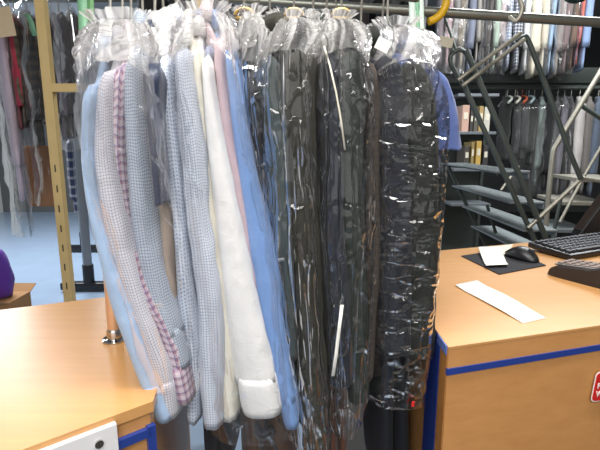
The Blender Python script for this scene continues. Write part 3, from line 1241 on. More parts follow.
# card terminal, tapered wedge with keypad, running out of the frame
t0 = atz(547, 275, CZ)
t1 = atz(600, 289, CZ)
td = (t1 - t0).normalized()
tn = Vector((-td.y, td.x, 0))
if tn.y < 0:
    tn = -tn
TL, TW = .20, .096
tm = thing('card_terminal', t0 + td * TL / 2 + tn * TW / 2, 'grey card payment terminal at the right frame edge of the counter', 'card terminal')


def tpt(a, w, z):
    return t0 + td * a + tn * w + Vector((0, 0, z))


prof = [(0.0, .006), (.004, .02), (.02, .030), (.06, .036), (.10, .040), (.13, .050), (.17, .056), (.20, .054), (.20, .012), (.16, .0), (.03, .0)]
vs, fs = [], []
ws = [0, .006, TW - .006, TW]
for j, w in enumerate(ws):
    sh = .004 if j in (0, 3) else 0
    for a, z in prof:
        vs.append(tpt(a, w, max(z - sh, 0.0005) if z > .001 else 0.0))
n = len(prof)
for j in range(3):
    for i in range(n):
        fs.append((j * n + i, j * n + (i + 1) % n, (j + 1) * n + (i + 1) % n, (j + 1) * n + i))
fs.append(tuple(range(n)))
fs.append(tuple(range(4 * n - 1, 3 * n - 1, -1)))
mesh_obj('housing', vs, fs, M['terminal_dark'], tm, None, False)
b = MB()
Rt = Matrix((td, tn, Vector((0, 0, 1)))).transposed() @ Matrix.Rotation(-.10, 3, 'Y')
b.box(tpt(.062, TW / 2, .0365), (.10, TW * .86, .004), Rt, 0, .0015)
b.build('keypad_plate', M['terminal'], tm)
b = MB()
for r in range(5):
    for c in range(3):
        b.box(tpt(.022 + r * .02, .022 + c * .022, .0362 + r * .0016), (.013, .016, .005), Rt, 0, .0015)
b.build('keypad', mat_plain('keypad_taupe', (128, 112, 104), .5), tm)
MB().box(tpt(.158, TW / 2, .0535), (.06, TW * .8, .004), Rt, 0, .001).build('screen', M['black_plastic'], tm)

# dark monitor leaning back at the frame edge
mb_ = atz(585, 237.5, CZ)
ym = 1.62
prof_m = [at(578, 236, ym), at(604, 200, ym), at(630, 165, ym), at(660, 165, ym), at(664, 236, ym)]
zb_m = CZ + .02
mt = thing('monitor', (prof_m[0].x + .12, ym + .14, CZ), 'black wedge shaped monitor at the right frame edge behind the keyboard', 'monitor')
vs, fs = [], []
for y in (ym, ym + .05):
    for p in prof_m:
        vs.append((p.x, y, p.z))
n = len(prof_m)
fs = [tuple(range(n)), tuple(range(2 * n - 1, n - 1, -1))] + [(i, i + n, (i + 1) % n + n, (i + 1) % n) for i in range(n)]
o = mesh_obj('housing', vs, fs, M['black_plastic'], mt, None, False)
md = o.modifiers.new('edge', 'BEVEL'); md.width = .005; md.segments = 2
a_, b_ = prof_m[0], prof_m[2]
dn = (b_ - a_).normalized()
up_n = Vector((-dn.z, 0, dn.x))
Rs = Matrix((dn, Vector((0, 1, 0)), up_n)).transposed()
c_ = a_.lerp(b_, .5) + Vector((0, .025, 0)) + up_n * .001
MB().box(c_, ((b_ - a_).length * .86, .04, .003), Rs, 0, .0005).build('screen', mat_plain('brown_dark_screen', (52, 44, 40), .25), mt)
b = MB()
b.box((prof_m[4].x - .06, ym + .06, CZ + .006), (.16, .16, .012), None, 0, .004)
b.box((prof_m[4].x - .06, ym + .025, (CZ + prof_m[4].z) / 2 + .01), (.05, .03, prof_m[4].z - CZ + .02), None, 0, .004)
b.build('stand', M['black_plastic'], mt, True)

# ------------------------------------------------------------------ room
struct('floor', [(-6, -2.5, 0), (.1, -2.5, 0), (.1, 9, 0), (-6, 9, 0)], [(0, 1, 2, 3)], M['concrete'])
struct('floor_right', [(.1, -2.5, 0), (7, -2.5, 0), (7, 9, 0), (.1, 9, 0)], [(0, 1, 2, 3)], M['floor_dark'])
CH = 3.6


def wallbox(name, x0, x1, y0, y1, z0, z1, m):
    return MB().box(((x0 + x1) / 2, (y0 + y1) / 2, (z0 + z1) / 2), (x1 - x0, y1 - y0, z1 - z0)).build(name, m)


for nm, a in (('wall_back', (-6, 7, 9, 9.1, 0, CH)), ('wall_left', (-6.1, -6, -2.5, 9, 0, CH)), ('wall_right', (7, 7.1, -2.5, 9, 0, CH)), ('wall_front', (-6, 7, -2.6, -2.5, 0, CH))):
    o = wallbox(nm, *a, M['wall_light'] if nm in ('wall_front', 'wall_left') else M['wall'])
    o['kind'] = 'structure'
o = wallbox('ceiling', -6, 7, -2.5, 9, CH, CH + .1, M['ceil'])
o['kind'] = 'structure'

# ------------------------------------------------------------------ garments on the racks behind
cloth_cache = {}


def cl(rgb, **kw):
    key = (rgb, tuple(sorted(kw.items())))
    if key not in cloth_cache:
        cloth_cache[key] = mat_cloth('rack_cloth', rgb, **kw)
    return cloth_cache[key]


def rack_garment(kind, label, uL, uR, vt, vb, Y, mat, group, depth=.40, pinch=.6, sleeve_len=.8, hook_z=None, cat=None, rot=0.0, sleeves=True):
    """one garment on a far rail seen edge on: body, two sleeves and a wire hook"""
    p0, p1 = at((uL + uR) / 2, vt, Y), at((uL + uR) / 2, vb, Y)
    x = p0.x
    hw = (uR - uL) * .5 * mpp(p0) * .98
    zt, zb = p0.z, p1.z
    sd = random.random() * 40
    root = thing(kind, (x + rot * depth / 2, Y + depth / 2, zb), label, cat or kind, group)
    rings = []
    NZ, NA = 16, 18
    for i in range(NZ + 4):
        if i < NZ:
            z = lerp(zb, zt - .05, i / (NZ - 1))
            a0, a1 = .02, depth - .02
        else:
            t = (i - NZ + 1) / 4
            z = zt - .05 + .09 * t
            a0, a1 = lerp(.02, depth / 2 - .06, t), lerp(depth - .02, depth / 2 + .06, t)
        ring = []
        for k in range(NA):
            a = 2 * PI * k / NA
            yy = (a0 + a1) / 2 + (a1 - a0) / 2 * (abs(math.cos(a)) ** .8) * (1 if math.cos(a) > 0 else -1)
            w = mn.noise(Vector((yy * 9 + sd, z * 2.5, sd))) * .3
            ring.append(Vector((x + rot * yy + hw * .62 * (math.sin(a) + w), Y + yy, z)))
        rings.append(ring)
    loft('body', rings, mat, root)
    for far in ((0, 1) if sleeves else ()):
        rings = []
        ze = lerp(zt, zb, sleeve_len)
        for i in range(15):
            t = i / 14
            z = lerp(zt, ze, t)
            c = .25 if i == 0 else 1
            ring = []
            for k in range(14):
                a = 2 * PI * k / 14
                w = 1 + .22 * mn.noise(Vector((math.cos(a) * 1.4 + sd, math.sin(a) * 1.4 + far * 7, z * 7)))
                yy = (depth - .06 if far else .05) + .05 * c * math.sin(a) * w
                ring.append(Vector((x + rot * yy + hw * c * math.cos(a) * w + .012 * math.sin(z * 3 + sd), Y + yy, z)))
            rings.append(ring)
        loft('sleeve', rings, mat, root)
    b = MB()
    hz = hook_z or zt + .10
    yc = Y + depth / 2
    x += rot * depth / 2
    b.tube([(x, yc, zt + .03), (x, yc, hz - .02), (x, yc + .012, hz), (x, yc + .02, hz - .015)], .003, 6)
    b.build('hanger_hook', M['wire'], root, True)
    return root


def far_bag(label, uL, uR, vt, vb, Y, group, mat=None, depth=.46, rot=0.0):
    """a clear bag over a few garments of a rack"""
    l, r = at(uL, vt, Y), at(uR, vt, Y)
    zb = at(uL, vb, Y).z
    rings = []
    cx, hx = (l.x + r.x) / 2, (r.x - l.x) / 2
    for i in range(30):
        t = i / 29
        if t < .2:
            s = t / .2
            z = l.z + .12 * (1 - s)
            kx, ky = lerp(.25, 1, s ** .7), lerp(.15, 1, s ** .8)
        else:
            z = lerp(l.z, zb, (t - .2) / .8)
            kx = ky = 1
        ring = []
        for k in range(44):
            a = 2 * PI * k / 44
            ca, sa = math.cos(a), math.sin(a)
            px = hx * kx * (abs(ca) ** .5) * (1 if ca > 0 else -1)
            py = depth / 2 * ky * (abs(sa) ** .5) * (1 if sa > 0 else -1)
            w = mn.noise(Vector((px * 12 + cx * 5, py * 8, z * 5))) * .03 + mn.noise(Vector((px * 30, py * 20 + cx, z * 14))) * .012
            ring.append(Vector((cx + px + rot * (py + depth / 2) + w * ca, Y + depth / 2 - .03 + py + w * sa, z)))
        rings.append(ring)
    o = loft('garment_bag', rings, mat or M['film_far'], None, False, False)
    return tag(o, label, 'garment bag', group)


# upper right rack
YU = 4.5
gu = 'garments on the high rack at the upper right'
UP = [
    ('shirt', 'mauve grey shirt, leftmost on the high rack beside the yellow hook', 440, 449, (128, 116, 122), 62),
    ('shirt', 'dusty pink shirt on the high rack, second from its left end', 449, 456, (176, 148, 152), 66),
    ('shirt', 'mid grey shirt on the high rack between dusty pink and beige', 456, 463, (138, 136, 134), 64),
    ('shirt', 'beige taupe shirt on the high rack left of the blue grey one', 463, 471, (168, 156, 140), 66),
    ('shirt', 'blue grey shirt on the high rack left of the black pair', 471, 480, (122, 128, 146), 70),
    ('blouse', 'light grey blouse on the high rack touching the black dress', 480, 486, (160, 156, 150), 62),
    ('dress', 'black dress on the high rack above the stair handrail', 486, 493, (38, 36, 38), 68),
    ('dress', 'dark brown dress on the high rack, right of the black dress', 493, 498, (66, 56, 52), 66),
    ('shirt', 'mint green shirt on the high rack', 498, 505, (164, 182, 166), 68),
    ('shirt', 'pale pink shirt on the high rack, right of the mint one', 505, 513, (196, 182, 184), 62),
    ('shirt', 'steel blue shirt on the high rack left of the dark checked one', 513, 520, (120, 132, 156), 66),
    ('shirt', 'dark navy and white checked shirt on the high rack', 520, 531, (58, 62, 82), 68),
    ('shirt', 'white shirt on the high rack, right of the dark checked one', 531, 538, (206, 206, 200), 70),
    ('dress', 'cream dress on the high rack, the widest pale garment there', 538, 549, (220, 210, 188), 74),
    ('blouse', 'pale sand blouse on the high rack beside the cream dress', 549, 557, (204, 196, 178), 70),
    ('shirt', 'light blue shirt on the high rack, right of the pale sand blouse', 557, 563, (150, 174, 200), 72),
    ('coat', 'grey brown coat on the high rack below the dark glossy dome', 563, 572, (130, 122, 118), 74),
    ('coat', 'mauve brown coat on the high rack, second coat under the dome', 572, 580, (120, 102, 102), 72),
    ('coat', 'chestnut brown coat on the high rack beside the coral shirt', 580, 586, (110, 84, 68), 68),
    ('shirt', 'coral red shirt on the high rack near the frame edge', 586, 591, (190, 104, 92), 64),
    ('shirt', 'sky blue shirt at the right frame edge of the high rack', 591, 600, (136, 160, 200), 68),
]
for kind, lab, a, b_, rgb, vb in UP:
    m = cl(rgb, line=(200, 202, 206), period=.03, duty=.35) if 'checked' in lab else cl(rgb)
    rack_garment(kind, lab, a, b_, -46, vb, YU, m, gu, hook_z=3.2, rot=.35)
for lab, a, c in (('clear bag over the mauve to beige garments of the high rack', 438, 472), ('clear bag over the black dress and pink shirt of the high rack', 484, 514),
                  ('clear bag over the cream dress of the high rack', 534, 560), ('clear bag over the brown coats of the high rack', 562, 588)):
    far_bag(lab, a, c, -44, 74, YU - .03, 'clear bags on the high rack', rot=.35)
b = MB()
b.tube([(.8, YU + .2, 3.19), (5.2, YU + .2, 3.19)], .018, 12)
for x in (1.2, 4.9):
    b.tube([(x, YU + .2, 3.19), (x, YU + .2, CH)], .01, 8)
tag(b.build('garment_rail', M['rail'], None, True), 'high steel rail at the upper right carrying pale garments', 'rail')

# lower right rack
YL = 4.75
gl = 'garments on the low rack behind the stairs'
zr = at(520, 88, YL + .2).z
LO = [
    ('coat', 'black coat with a brown neck on the low rack, nearest the file shelf', 499, 512, (24, 24, 25), 176),
    ('jacket', 'charcoal jacket on the low rack, right of the black coat', 513, 522, (52, 56, 56), 168),
    ('jacket', 'dark slate jacket under the pale hangers of the low rack', 522, 531, (44, 50, 52), 160),
    ('jacket', 'black green jacket under the red topped hanger of the low rack', 531, 539, (34, 40, 38), 166),
    ('dress', 'pale grey green dress in plastic on the low rack', 539, 547, (128, 142, 138), 186),
    ('coat', 'black coat on the low rack behind the long stair tube', 547, 556, (26, 28, 30), 190),
    ('coat', 'mid grey coat on the low rack left of the lavender one', 556, 563, (86, 86, 88), 196),
    ('coat', 'lavender grey coat on the low rack', 563, 570, (128, 124, 136), 196),
    ('coat', 'dark grey coat on the low rack left of the white one', 570, 577, (62, 62, 68), 196),
    ('robe', 'long white robe on the low rack', 577, 588, (204, 200, 196), 196),
    ('coat', 'warm grey coat on the low rack, right of the white robe', 588, 597, (122, 116, 112), 194),
    ('coat', 'slate blue coat at the right frame edge of the low rack', 597, 607, (96, 108, 126), 196),
]
for kind, lab, a, b_, rgb, vb in LO:
    rack_garment(kind, lab, a, b_, 99, vb, YL, cl(rgb), gl, hook_z=zr + .01, depth=.42, rot=.45)
far_bag('clear bag over the dark jackets of the low rack', 512, 549, 108, 196, YL - .03, 'clear bags on the low rack', rot=.45)
far_bag('clear bag over the black and lavender coats of the low rack', 552, 574, 106, 196, YL - .03, 'clear bags on the low rack', rot=.45)
b = MB()
b.tube([(1.3, YL + .2, zr), (5.2, YL + .2, zr)], .016, 12)
b.box((3.2, YL + .32, zr + .14), (4.4, .08, .16), None, 0, .006)
b.box((3.2, YL + .30, zr + .03), (4.4, .03, .02))
for x in (1.3, 5.1):
    b.box((x, YL + .32, zr / 2 + .05), (.06, .06, zr + .1), None, 0, .004)
tag(b.build('garment_rail', M['steel_dark'], None, True), 'dark beam and rail of the low rack behind the stairs', 'rail')
for i, (u, rgb, lab) in enumerate(((516, (196, 206, 196), 'pale green hanger on the low rack above the charcoal jacket'), (524, (214, 210, 196), 'cream hanger on the low rack above the slate jacket'),
                                   (531, (196, 96, 70), 'orange red hanger on the low rack'), (538, (170, 190, 196), 'pale blue hanger on the low rack left of the grey green dress'))):
    b = MB()
    p = at(u, 98, YL)
    m = mat_plain('hanger_plastic', rgb, .4)
    b.tube(bez([(p.x - .10, YL - .06, p.z - .05), (p.x - .03, YL + .02, p.z + .0), (p.x, YL + .2, p.z + .03), (p.x + .01, YL + .42, p.z - .05)], 5), .012, 8)
    b.tube([(p.x, YL + .2, p.z + .03), (p.x, YL + .2, zr)], .003, 6)
    tag(b.build('clothes_hanger', m, None, True), lab, 'hanger', 'plastic hangers on the low rack')

# dark coats seen only in the gaps above the front bags
YM = 2.9
for i in range(10):
    u = 132 + i * 31
    rack_garment('coat', 'dark coat behind the front rail, seen only in gaps above the bags', u, u + 22, -22, 150, YM, cl(((46, 46, 50), (66, 64, 66), (36, 40, 40))[i % 3]), 'dark coats behind the front rail', hook_z=2.62)
b = MB()
b.tube([(-1.4, YM + .2, 2.61), (1.1, YM + .2, 2.61)], .016, 12)
for x in (-1.3, 1.0):
    b.tube([(x, YM + .2, 2.61), (x, YM + .2, CH)], .01, 8)
tag(b.build('garment_rail', M['rail'], None, True), 'high rail with dark coats behind the front bags', 'rail')

# left rack
YR = 2.5
gr = 'garments on the rack at the left edge'
LE = [
    ('dress', 'pale lilac dress at the left frame edge of the left rack', -6, 6, 8, 202, (186, 170, 186)),
    ('blouse', 'red pink blouse on the left rack near the frame edge', 3, 13, 12, 128, (172, 52, 74)),
    ('blouse', 'brown and cream patterned blouse on the left rack', 9, 18, 14, 126, (112, 98, 82)),
    ('jacket', 'black blue jacket on the left rack, right of the patterned blouse', 16, 36, 10, 146, (24, 29, 36)),
    ('jacket', 'deep black jacket on the left rack touching the yellow post', 32, 52, 10, 148, (14, 13, 15)),
    ('jacket', 'grey purple jacket just right of the yellow post', 47, 60, 12, 140, (92, 88, 102)),
    ('jacket', 'charcoal jacket, second to the right of the yellow post', 56, 69, 12, 138, (62, 60, 64)),
    ('jacket', 'dark brown jacket behind the corner of the left garment bag', 67, 78, 10, 136, (62, 52, 48)),
]
for kind, lab, a, c, vt, vb, rgb in LE:
    m = cl(rgb, line=(70, 62, 54), period=.05, duty=.45) if 'patterned' in lab else cl(rgb)
    rack_garment(kind, lab, a, c, vt, vb, YR, m, gr, hook_z=2.28, rot=-.58)
rack_garment('skirt', 'tan brown skirt hanging low at the left, below the black jackets', 11, 64, 152, 207, YR + .45, cl((150, 100, 56)), None, depth=.10, hook_z=2.28, sleeves=False)
rack_garment('scarf', 'blue and white patterned scarf low between the yellow post and the shirts', 66, 74, 140, 214, YR + .5, cl((60, 72, 110), line=(210, 214, 224), period=.06, duty=.3), None, depth=.14, hook_z=2.28, rot=-.5)
far_bag('hazy clear bag over the lilac and red garments at the left edge', -10, 12, 10, 236, YR - .04, 'clear bags on the left rack', rot=-.58)
far_bag('clear bag over the black jackets left of the yellow post', 18, 52, 8, 205, YR - .04, 'clear bags on the left rack', M['film_black'], rot=-.58)
far_bag('clear bag over the jackets right of the yellow post', 49, 80, 8, 150, YR - .04, 'clear bags on the left rack', rot=-.58)
b = MB()
b.tube([(-2.4, YR + .2, 2.27), (-.9, YR + .2, 2.27)], .016, 12)
for x in (-2.3, -.95):
    b.tube([(x, YR + .2, 2.27), (x, YR + .2, CH)], .01, 8)
b.tube([(-2.4, YR + .54, 2.27), (-.9, YR + .54, 2.27)], .012, 12)
for x in (-2.3, -.95):
    b.tube([(x, YR + .2, 2.27), (x, YR + .54, 2.27)], .01, 8)
tag(b.build('garment_rail', M['rail'], None, True), 'rail of the left rack behind the yellow post', 'rail')
p = at(5, 22, YR - .1)
tag(MB().box(p, (.085, .004, .14), Matrix.Rotation(-.12, 3, 'Y'), 0, .001).build('paper_tag', mat_plain('buff_card', (216, 194, 160), .8)), 'buff card tag at the left frame edge', 'tag')
q = [at(u, v, YR - .1) for u, v in ((27, 14), (31, 22), (35, 36))]
tag(strip('ribbon', q, .028, M['green_strap']), 'short green ribbon on the bag over the black jackets', 'ribbon')

# yellow slotted post with cross brace
pt, pb = at(41.5, 0, 1.9), at(65, 300, 1.9)
px = (pt.x + pb.x) / 2 + .010
fr = thing('shelving_frame', (px, 1.9, 0), 'pale yellow slotted steel post with a cross brace, left of the shirts', 'shelving frame')
for x in (px, px + .62):
    b = MB()
    b.box((x - .0175, 1.9, 1.5), (.003, .03, 3.0))
    b.box((x + .0175, 1.9, 1.5), (.003, .03, 3.0))
    b.box((x, 1.885, 1.5), (.038, .003, 3.0))
    for k in range(15):
        b.box((x, 1.8838, .10 + k * .085), (.0055, .0015, .03), None, 1)
    b.build('post', [M['beige_steel'], M['dark_slot']], fr)
    MB().box((x, 1.9, .004), (.08, .08, .008)).build('foot', M['beige_steel'], fr)
for z in (at(66, 88, 1.9).z, .35, 2.85):
    MB().box((px + .31, 1.9, z), (.60, .03, .032)).build('brace', M['beige_steel'], fr)

# rolling garment stands on the pale floor
def stand(px_, v0, v1, Yb, label, L, m=M['black_plastic'], pm=M['grey_pole'], rad=.04, hgt=1.9):
    p = atz(px_, v0, 0)
    s = thing('garment_stand', (p.x, p.y, 0), label, 'garment stand', 'garment stands on the floor')
    MB().box((p.x, p.y, .055), (L, .09, .07), None, 0, .012).build('base', m, s, True)
    for e in (-1, 1):
        b = MB()
        c = Vector((p.x + e * (L / 2 - .05), p.y, .0225))
        b.tube([c + Vector((0, -.012, 0)), c + Vector((0, .012, 0))], .022, 14)
        b.build('caster', m, s, True)
    b = MB()
    b.tube([(p.x, p.y, .085), (p.x, p.y, .26)], rad * 1.25, 16)
    b.build('sleeve_collar', m, s, True)
    b = MB()
    b.tube([(p.x, p.y, .09), (p.x, p.y, hgt)], rad, 16)
    b.build('pole', pm, s, True)
    return s


stand(90, 291, 0, 0, 'grey pole on a long black wheeled base between yellow post and shirts', .52)
stand(84, 252, 0, 0, 'grey pole on a black base farther back, left of the shirts', .52, rad=.03)
stand(457, 239, 0, 0, 'pale steel pole on a white foot right of the dark bags', .42, mat_plain('white_foot', (178, 180, 172), .5), M['grey_pole'], .04, 1.5)

# box and purple bag
bx = thing('cardboard_box', (-2.35, 3.05, 0), 'brown cardboard box at the left edge behind the counter', 'box')
c0 = at(-7, 296, 3.1)
b = MB()
zt = at(10, 303, 3.07).z
b.box((c0.x + .02, 3.2, zt / 2), (.22, .26, zt), None, 0, .004)
b.build('carton', M['cardboard'], bx)
for s in (-1, 1):
    MB().box((c0.x + .02, 3.2 + s * .17, zt + .015), (.22, .10, .005), Matrix.Rotation(s * .45, 3, 'X')).build('flap', M['cardboard'], bx)
bx.location = (c0.x + .02, 3.2, 0)
for ch in bx.children:
    ch.matrix_parent_inverse = Matrix.Translation(-bx.location)
rings = []
cc = at(2, 280, 3.05)
ht = at(2, 256, 3.05).z - zt
for i in range(16):
    t = i / 15
    r = .085 * math.sin(PI * (.22 + .72 * t)) ** .6
    rings.append([Vector((c0.x + .0 + r * math.cos(2 * PI * k / 24) * (1 + .15 * mn.noise(Vector((k * .6, t * 4, 1)))), 3.2 + r * math.sin(2 * PI * k / 24), zt + .006 + ht * t)) for k in range(24)])
tag(loft('laundry_bag', rings, M['purple'], None), 'purple cloth bundle on the cardboard box at the left edge', 'bag')

# ------------------------------------------------------------------ metal bar across the top, ring and ribbons
YB = 2.3
ends = [at(236, -2, YB), at(660, 27, YB)]
zb_ = (at(440, 12, YB).z + at(600, 22.5, YB).z) / 2
l_, r_ = at(440, 12.5, 2.15), at(600, 22.5, 2.15)
dz = (r_ - l_) / 160
P0, P1 = l_ - dz * 210, l_ + dz * 240
b = MB()
b.tube([P0, P1], .021, 16)
for P in (P0 + dz * 30, P1 - dz * 10):
    b.tube([P, Vector((P.x, P.y, CH))], .009, 8)
tag(b.build('steel_bar', M['rail'], None, True), 'long steel bar running across the top behind the yellow ring', 'bar')
b = MB()
b.tube([Vector((at(512, -14, 2.10).x, 2.10, CH))] + bez([at(512, -14, 2.10), at(519, -2, 2.10), at(522, 10, 2.10), at(516, 21, 2.11), at(509, 17, 2.13)], 6), .010, 10)
tag(b.build('bar_hook', M['steel_light'], None, True), 'bent steel hook looped round the long top bar above the handrail', 'hook')
cy = at(426, 0, 2.08)
b = MB()
R_ = .088
b.tube([cy + Vector((R_ * math.cos(a), 0, R_ * math.sin(a))) for a in [math.radians(-80 + 170 * k / 30) for k in range(31)] ] + [Vector((cy.x, cy.y, CH))], .017, 12)
tag(b.build('plastic_hook', M['yellow'], None, True), 'yellow curved plastic hook at the top edge, right of the ribbons', 'hook')
for i, (u, w, v1, m, lab) in enumerate(((412, .018, 44, 'green_pale', 'whitish ribbon beside the yellow hook, left one'), (417, .012, 48, 'green_strap', 'green ribbon beside the yellow hook, between two pale ones'),
                                        (421, .012, 40, 'green_pale', 'narrow pale ribbon directly left of the yellow hook'))):
    tag(strip('ribbon', [Vector((at(u, -18, 1.25).x, 1.25, CH))] + bez([at(u, -18, 1.25), at(u + .5, 10, 1.25), at(u + 1.5, v1, 1.24)], 5), w, M[m]), lab, 'ribbon', 'ribbons hanging by the yellow hook')
for u, w, v1, m, lab in ((82, .026, 32, 'green_strap', 'wide pale green ribbon at the top left above the shirts'), (90, .018, 26, 'green_ribbon2', 'darker green ribbon at the top left, beside the wide pale one')):
    if m not in M:
        M[m] = mat_plain('mid_green_ribbon', (96, 146, 96), .5)
    tag(strip('ribbon', [Vector((at(u, -18, 1.3).x, 1.3, CH))] + bez([at(u, -18, 1.3), at(u + .6, 8, 1.3), at(u + 1.6, v1, 1.29)], 5), w, M[m]), lab, 'ribbon')
# green glass dome
gc = at(577, -6, 3.4)
rings = []
for i in range(12):
    t = i / 11
    r = .10 * math.cos(t * PI / 2 * .98)
    rings.append([Vector((gc.x + r * math.cos(2 * PI * k / 28), gc.y + r * math.sin(2 * PI * k / 28), gc.z + .03 - .09 * math.sin(t * PI / 2))) for k in range(28)])
dm = thing('dome', gc, 'dark green glossy dome at the top edge over the brown coats', 'dome')
loft('shell', rings, M['green_glass'], dm)
b = MB()
b.tube([gc + Vector((0, 0, .02)), Vector((gc.x, gc.y, CH))], .012, 8)
b.build('stem', M['steel_dark'], dm, True)

# ------------------------------------------------------------------ mobile metal stairs
YS, YF = 2.55, 3.55
stt = thing('mobile_stairs', (at(520, 220, YS).x, (YS + YF) / 2, 0), 'dark green metal mobile stairs with ribbed steps, right of the bags', 'stairs')


def to_floor(p, d):
    t = -(p.z - .012) / d.z
    return p + d * t


for y in (YS, YF):
    k = 1.0
    p, q = at(463, 84, YS), at(536, 243, YS)
    b = MB()
    d = (q - p)
    pp, qq = p + Vector((0, y - YS, 0)), to_floor(q, d) + Vector((0, y - YS, 0))
    b.tube([pp, qq], .0145, 12)
    b.build('stringer', M['steel_dark'], stt, True)
p, q = at(466, 50, YS - .03), at(548, 243, YS - .03)
b = MB()
b.tube([p, to_floor(q, q - p)], .0155, 12)
b.build('handrail_tube', M['steel_dark'], stt, True)
for u, v in ((516, 172), (531, 203), (544, 231)):
    p = at(u, v, YS)
    s = MB()
    s.box((p.x - .02, (YS + YF) / 2, p.z), (.20, YF - YS, .012), None, 0, .003)
    s.box((p.x + .075, (YS + YF) / 2, p.z - .018), (.008, YF - YS, .04), None, 0, .002)
    for k in range(9):
        s.box((p.x - .11 + k * .021, (YS + YF) / 2, p.z + .0065), (.006, YF - YS - .02, .003))
    s.build('step', M['tread'], stt)
p = at(555, 258, YS)
s = MB()
s.box((p.x - .02, (YS + YF) / 2, p.z), (.20, YF - YS, .012), None, 0, .003)
s.box((p.x + .075, (YS + YF) / 2, p.z - .018), (.008, YF - YS, .04), None, 0, .002)
s.build('step', M['tread'], stt)
# double pale handrail and bent support tube
for o_, u0, v0, u1, v1 in ((0, 458, 80, 521, 33), (.03, 462, 86, 525, 39)):
    b = MB()
    b.tube([at(u0, v0, YS - .06), at(u1, v1, YS - .06)], .0105, 10)
    b.build('handrail_bar', M['steel_light'], stt, True)
b = MB()
b.tube(bez([at(517, 42, YS - .04), at(524, 37, YS - .04), at(529, 42, YS - .04), at(548, 92, YS - .04), at(569, 150, YS - .04), at(581, 179, YS - .04)], 6), .0135, 12)
b.build('support_tube', M['steel_dark'], stt, True)
b = MB()
b.tube([at(582, 178, YS - .03), at(528, 228, YS - .03)], .012, 10)
b.build('diagonal_brace', M['steel_light'], stt, True)
b = MB()
b.tube([at(581, 178, YS - .03), at(612, 183, YS - .03)], .012, 10)
b.build('level_brace', M['steel_light'], stt, True)
b = MB()
b.tube(bez([at(462, 84, YS), at(450, 60, YS), at(458, 50, YS), at(466, 53, YS - .02), at(470, 60, YS - .03)], 5), .0115, 10)
b.build('top_bend', M['steel_dark'], stt, True)
b = MB()
b.tube([at(443, 12, YS + .1), at(456, 50, YS + .02)], .008, 8)
b.build('thin_strut', M['steel_dark'], stt, True)
b = MB()
b.tube([at(501, 190, YF - .2), at(519, 166, YF - .2)], .010, 8)
b.build('under_brace', M['steel_light'], stt, True)
b = MB()
b.tube([at(487, 205, YF - .3), at(498, 240, YF - .3)], .012, 8)
b.build('under_strut', M['steel_dark'], stt, True)

p = at(446, 42, YS - .05)
tag(MB().box(p, (.075, .004, .05), Matrix.Rotation(.2, 3, 'Y'), 0, .001).build('card', M['paper_old']), 'cream card at the top of the metal stairs, beside the rightmost bag', 'card')

# second pale ladder stair at the right frame edge
Y2, Y2F = 3.3, 4.2
st2 = thing('step_ladder', (at(575, 220, Y2).x, (Y2 + Y2F) / 2, 0), 'pale metal step ladder at the right frame edge behind the monitor', 'stairs')
b = MB()
b.tube(bez([at(604, 66, Y2), at(575, 114, Y2), at(558, 142, Y2), at(553, 154, Y2), at(549, 190, Y2), at(545, 236, Y2)], 6), .018, 12)
b.build('handrail_tube', M['steel_light'], st2, True)
b = MB()
b.tube([at(582, 106, Y2 + .1), at(618, 130, Y2 + .1)], .016, 10)
b.build('cross_tube', M['steel_dark'], st2, True)
b = MB()
b.tube([at(612, 128, Y2 + .1), at(583, 178, Y2 + .1), at(560, 222, Y2 + .1)], .012, 10)
b.build('cross_tube', M['steel_light'], st2, True)
for u, v, w in ((586, 203, .36), (566, 230, .36), (604, 180, .36)):
    p = at(u, v, Y2 + .25)
    s = MB()
    s.box((p.x, Y2 + .45, p.z), (w, .5, .03), Matrix.Rotation(-.12, 3, 'Z'), 0, .004)
    s.build('step', M['steel_light'] if v < 220 else M['tread'], st2)
for dx in (0, .5):
    b = MB()
    p = at(557, 238, Y2 + .2)
    b.tube([(p.x + dx, Y2 + .2, at(560, 195, Y2 + .2).z), (p.x - .1 + dx, Y2 + .2, .01)], .014, 10)
    b.build('leg', M['steel_dark'], st2, True)

# file shelf beside the stairs
YC = 4.3
sh = thing('file_shelf', (at(480, 120, YC).x, YC + .15, 0), 'grey metal shelf of files behind the stairs, right of the blue top', 'shelf')
xl, xr = at(458, 100, YC).x, at(499, 100, YC).x
zs4 = [at(480, v, YC).z for v in (95, 133, 170, 205)]
for z in zs4 + [.12]:
    MB().box(((xl + xr) / 2, YC + .15, z), (xr - xl, .3, .025), None, 0, .002).build('shelf_board', M['grey_pole'], sh)
for x in (xl, xr):
    MB().box((x, YC + .28, zs4[0] / 2), (.03, .03, zs4[0])).build('upright', M['steel_dark'], sh)
MB().box(((xl + xr) / 2, YC + .305, zs4[0] / 2), (xr - xl, .01, zs4[0])).build('back_panel', M['steel_dark'], sh)
FI = [(0, 463, 470, 105, (206, 168, 150), 'pinkish box on the middle board of the file shelf'), (0, 471, 474, 110, (70, 66, 62), 'dark file beside the pinkish box'),
      (0, 475, 479, 108, (96, 92, 84), 'grey file on the middle board of the file shelf'), (0, 480, 484, 106, (176, 150, 98), 'ochre file on the middle board of the file shelf'),
      (0, 485, 491, 107, (204, 202, 190), 'white file on the middle board of the file shelf'), (1, 465, 470, 146, (82, 76, 70), 'dark brown file low on the file shelf'),
      (1, 472, 475, 142, (160, 140, 90), 'narrow tan file low on the file shelf'), (1, 477, 482, 141, (206, 170, 90), 'yellow file low on the file shelf'), (1, 484, 489, 145, (66, 64, 66), 'black file low on the file shelf')]
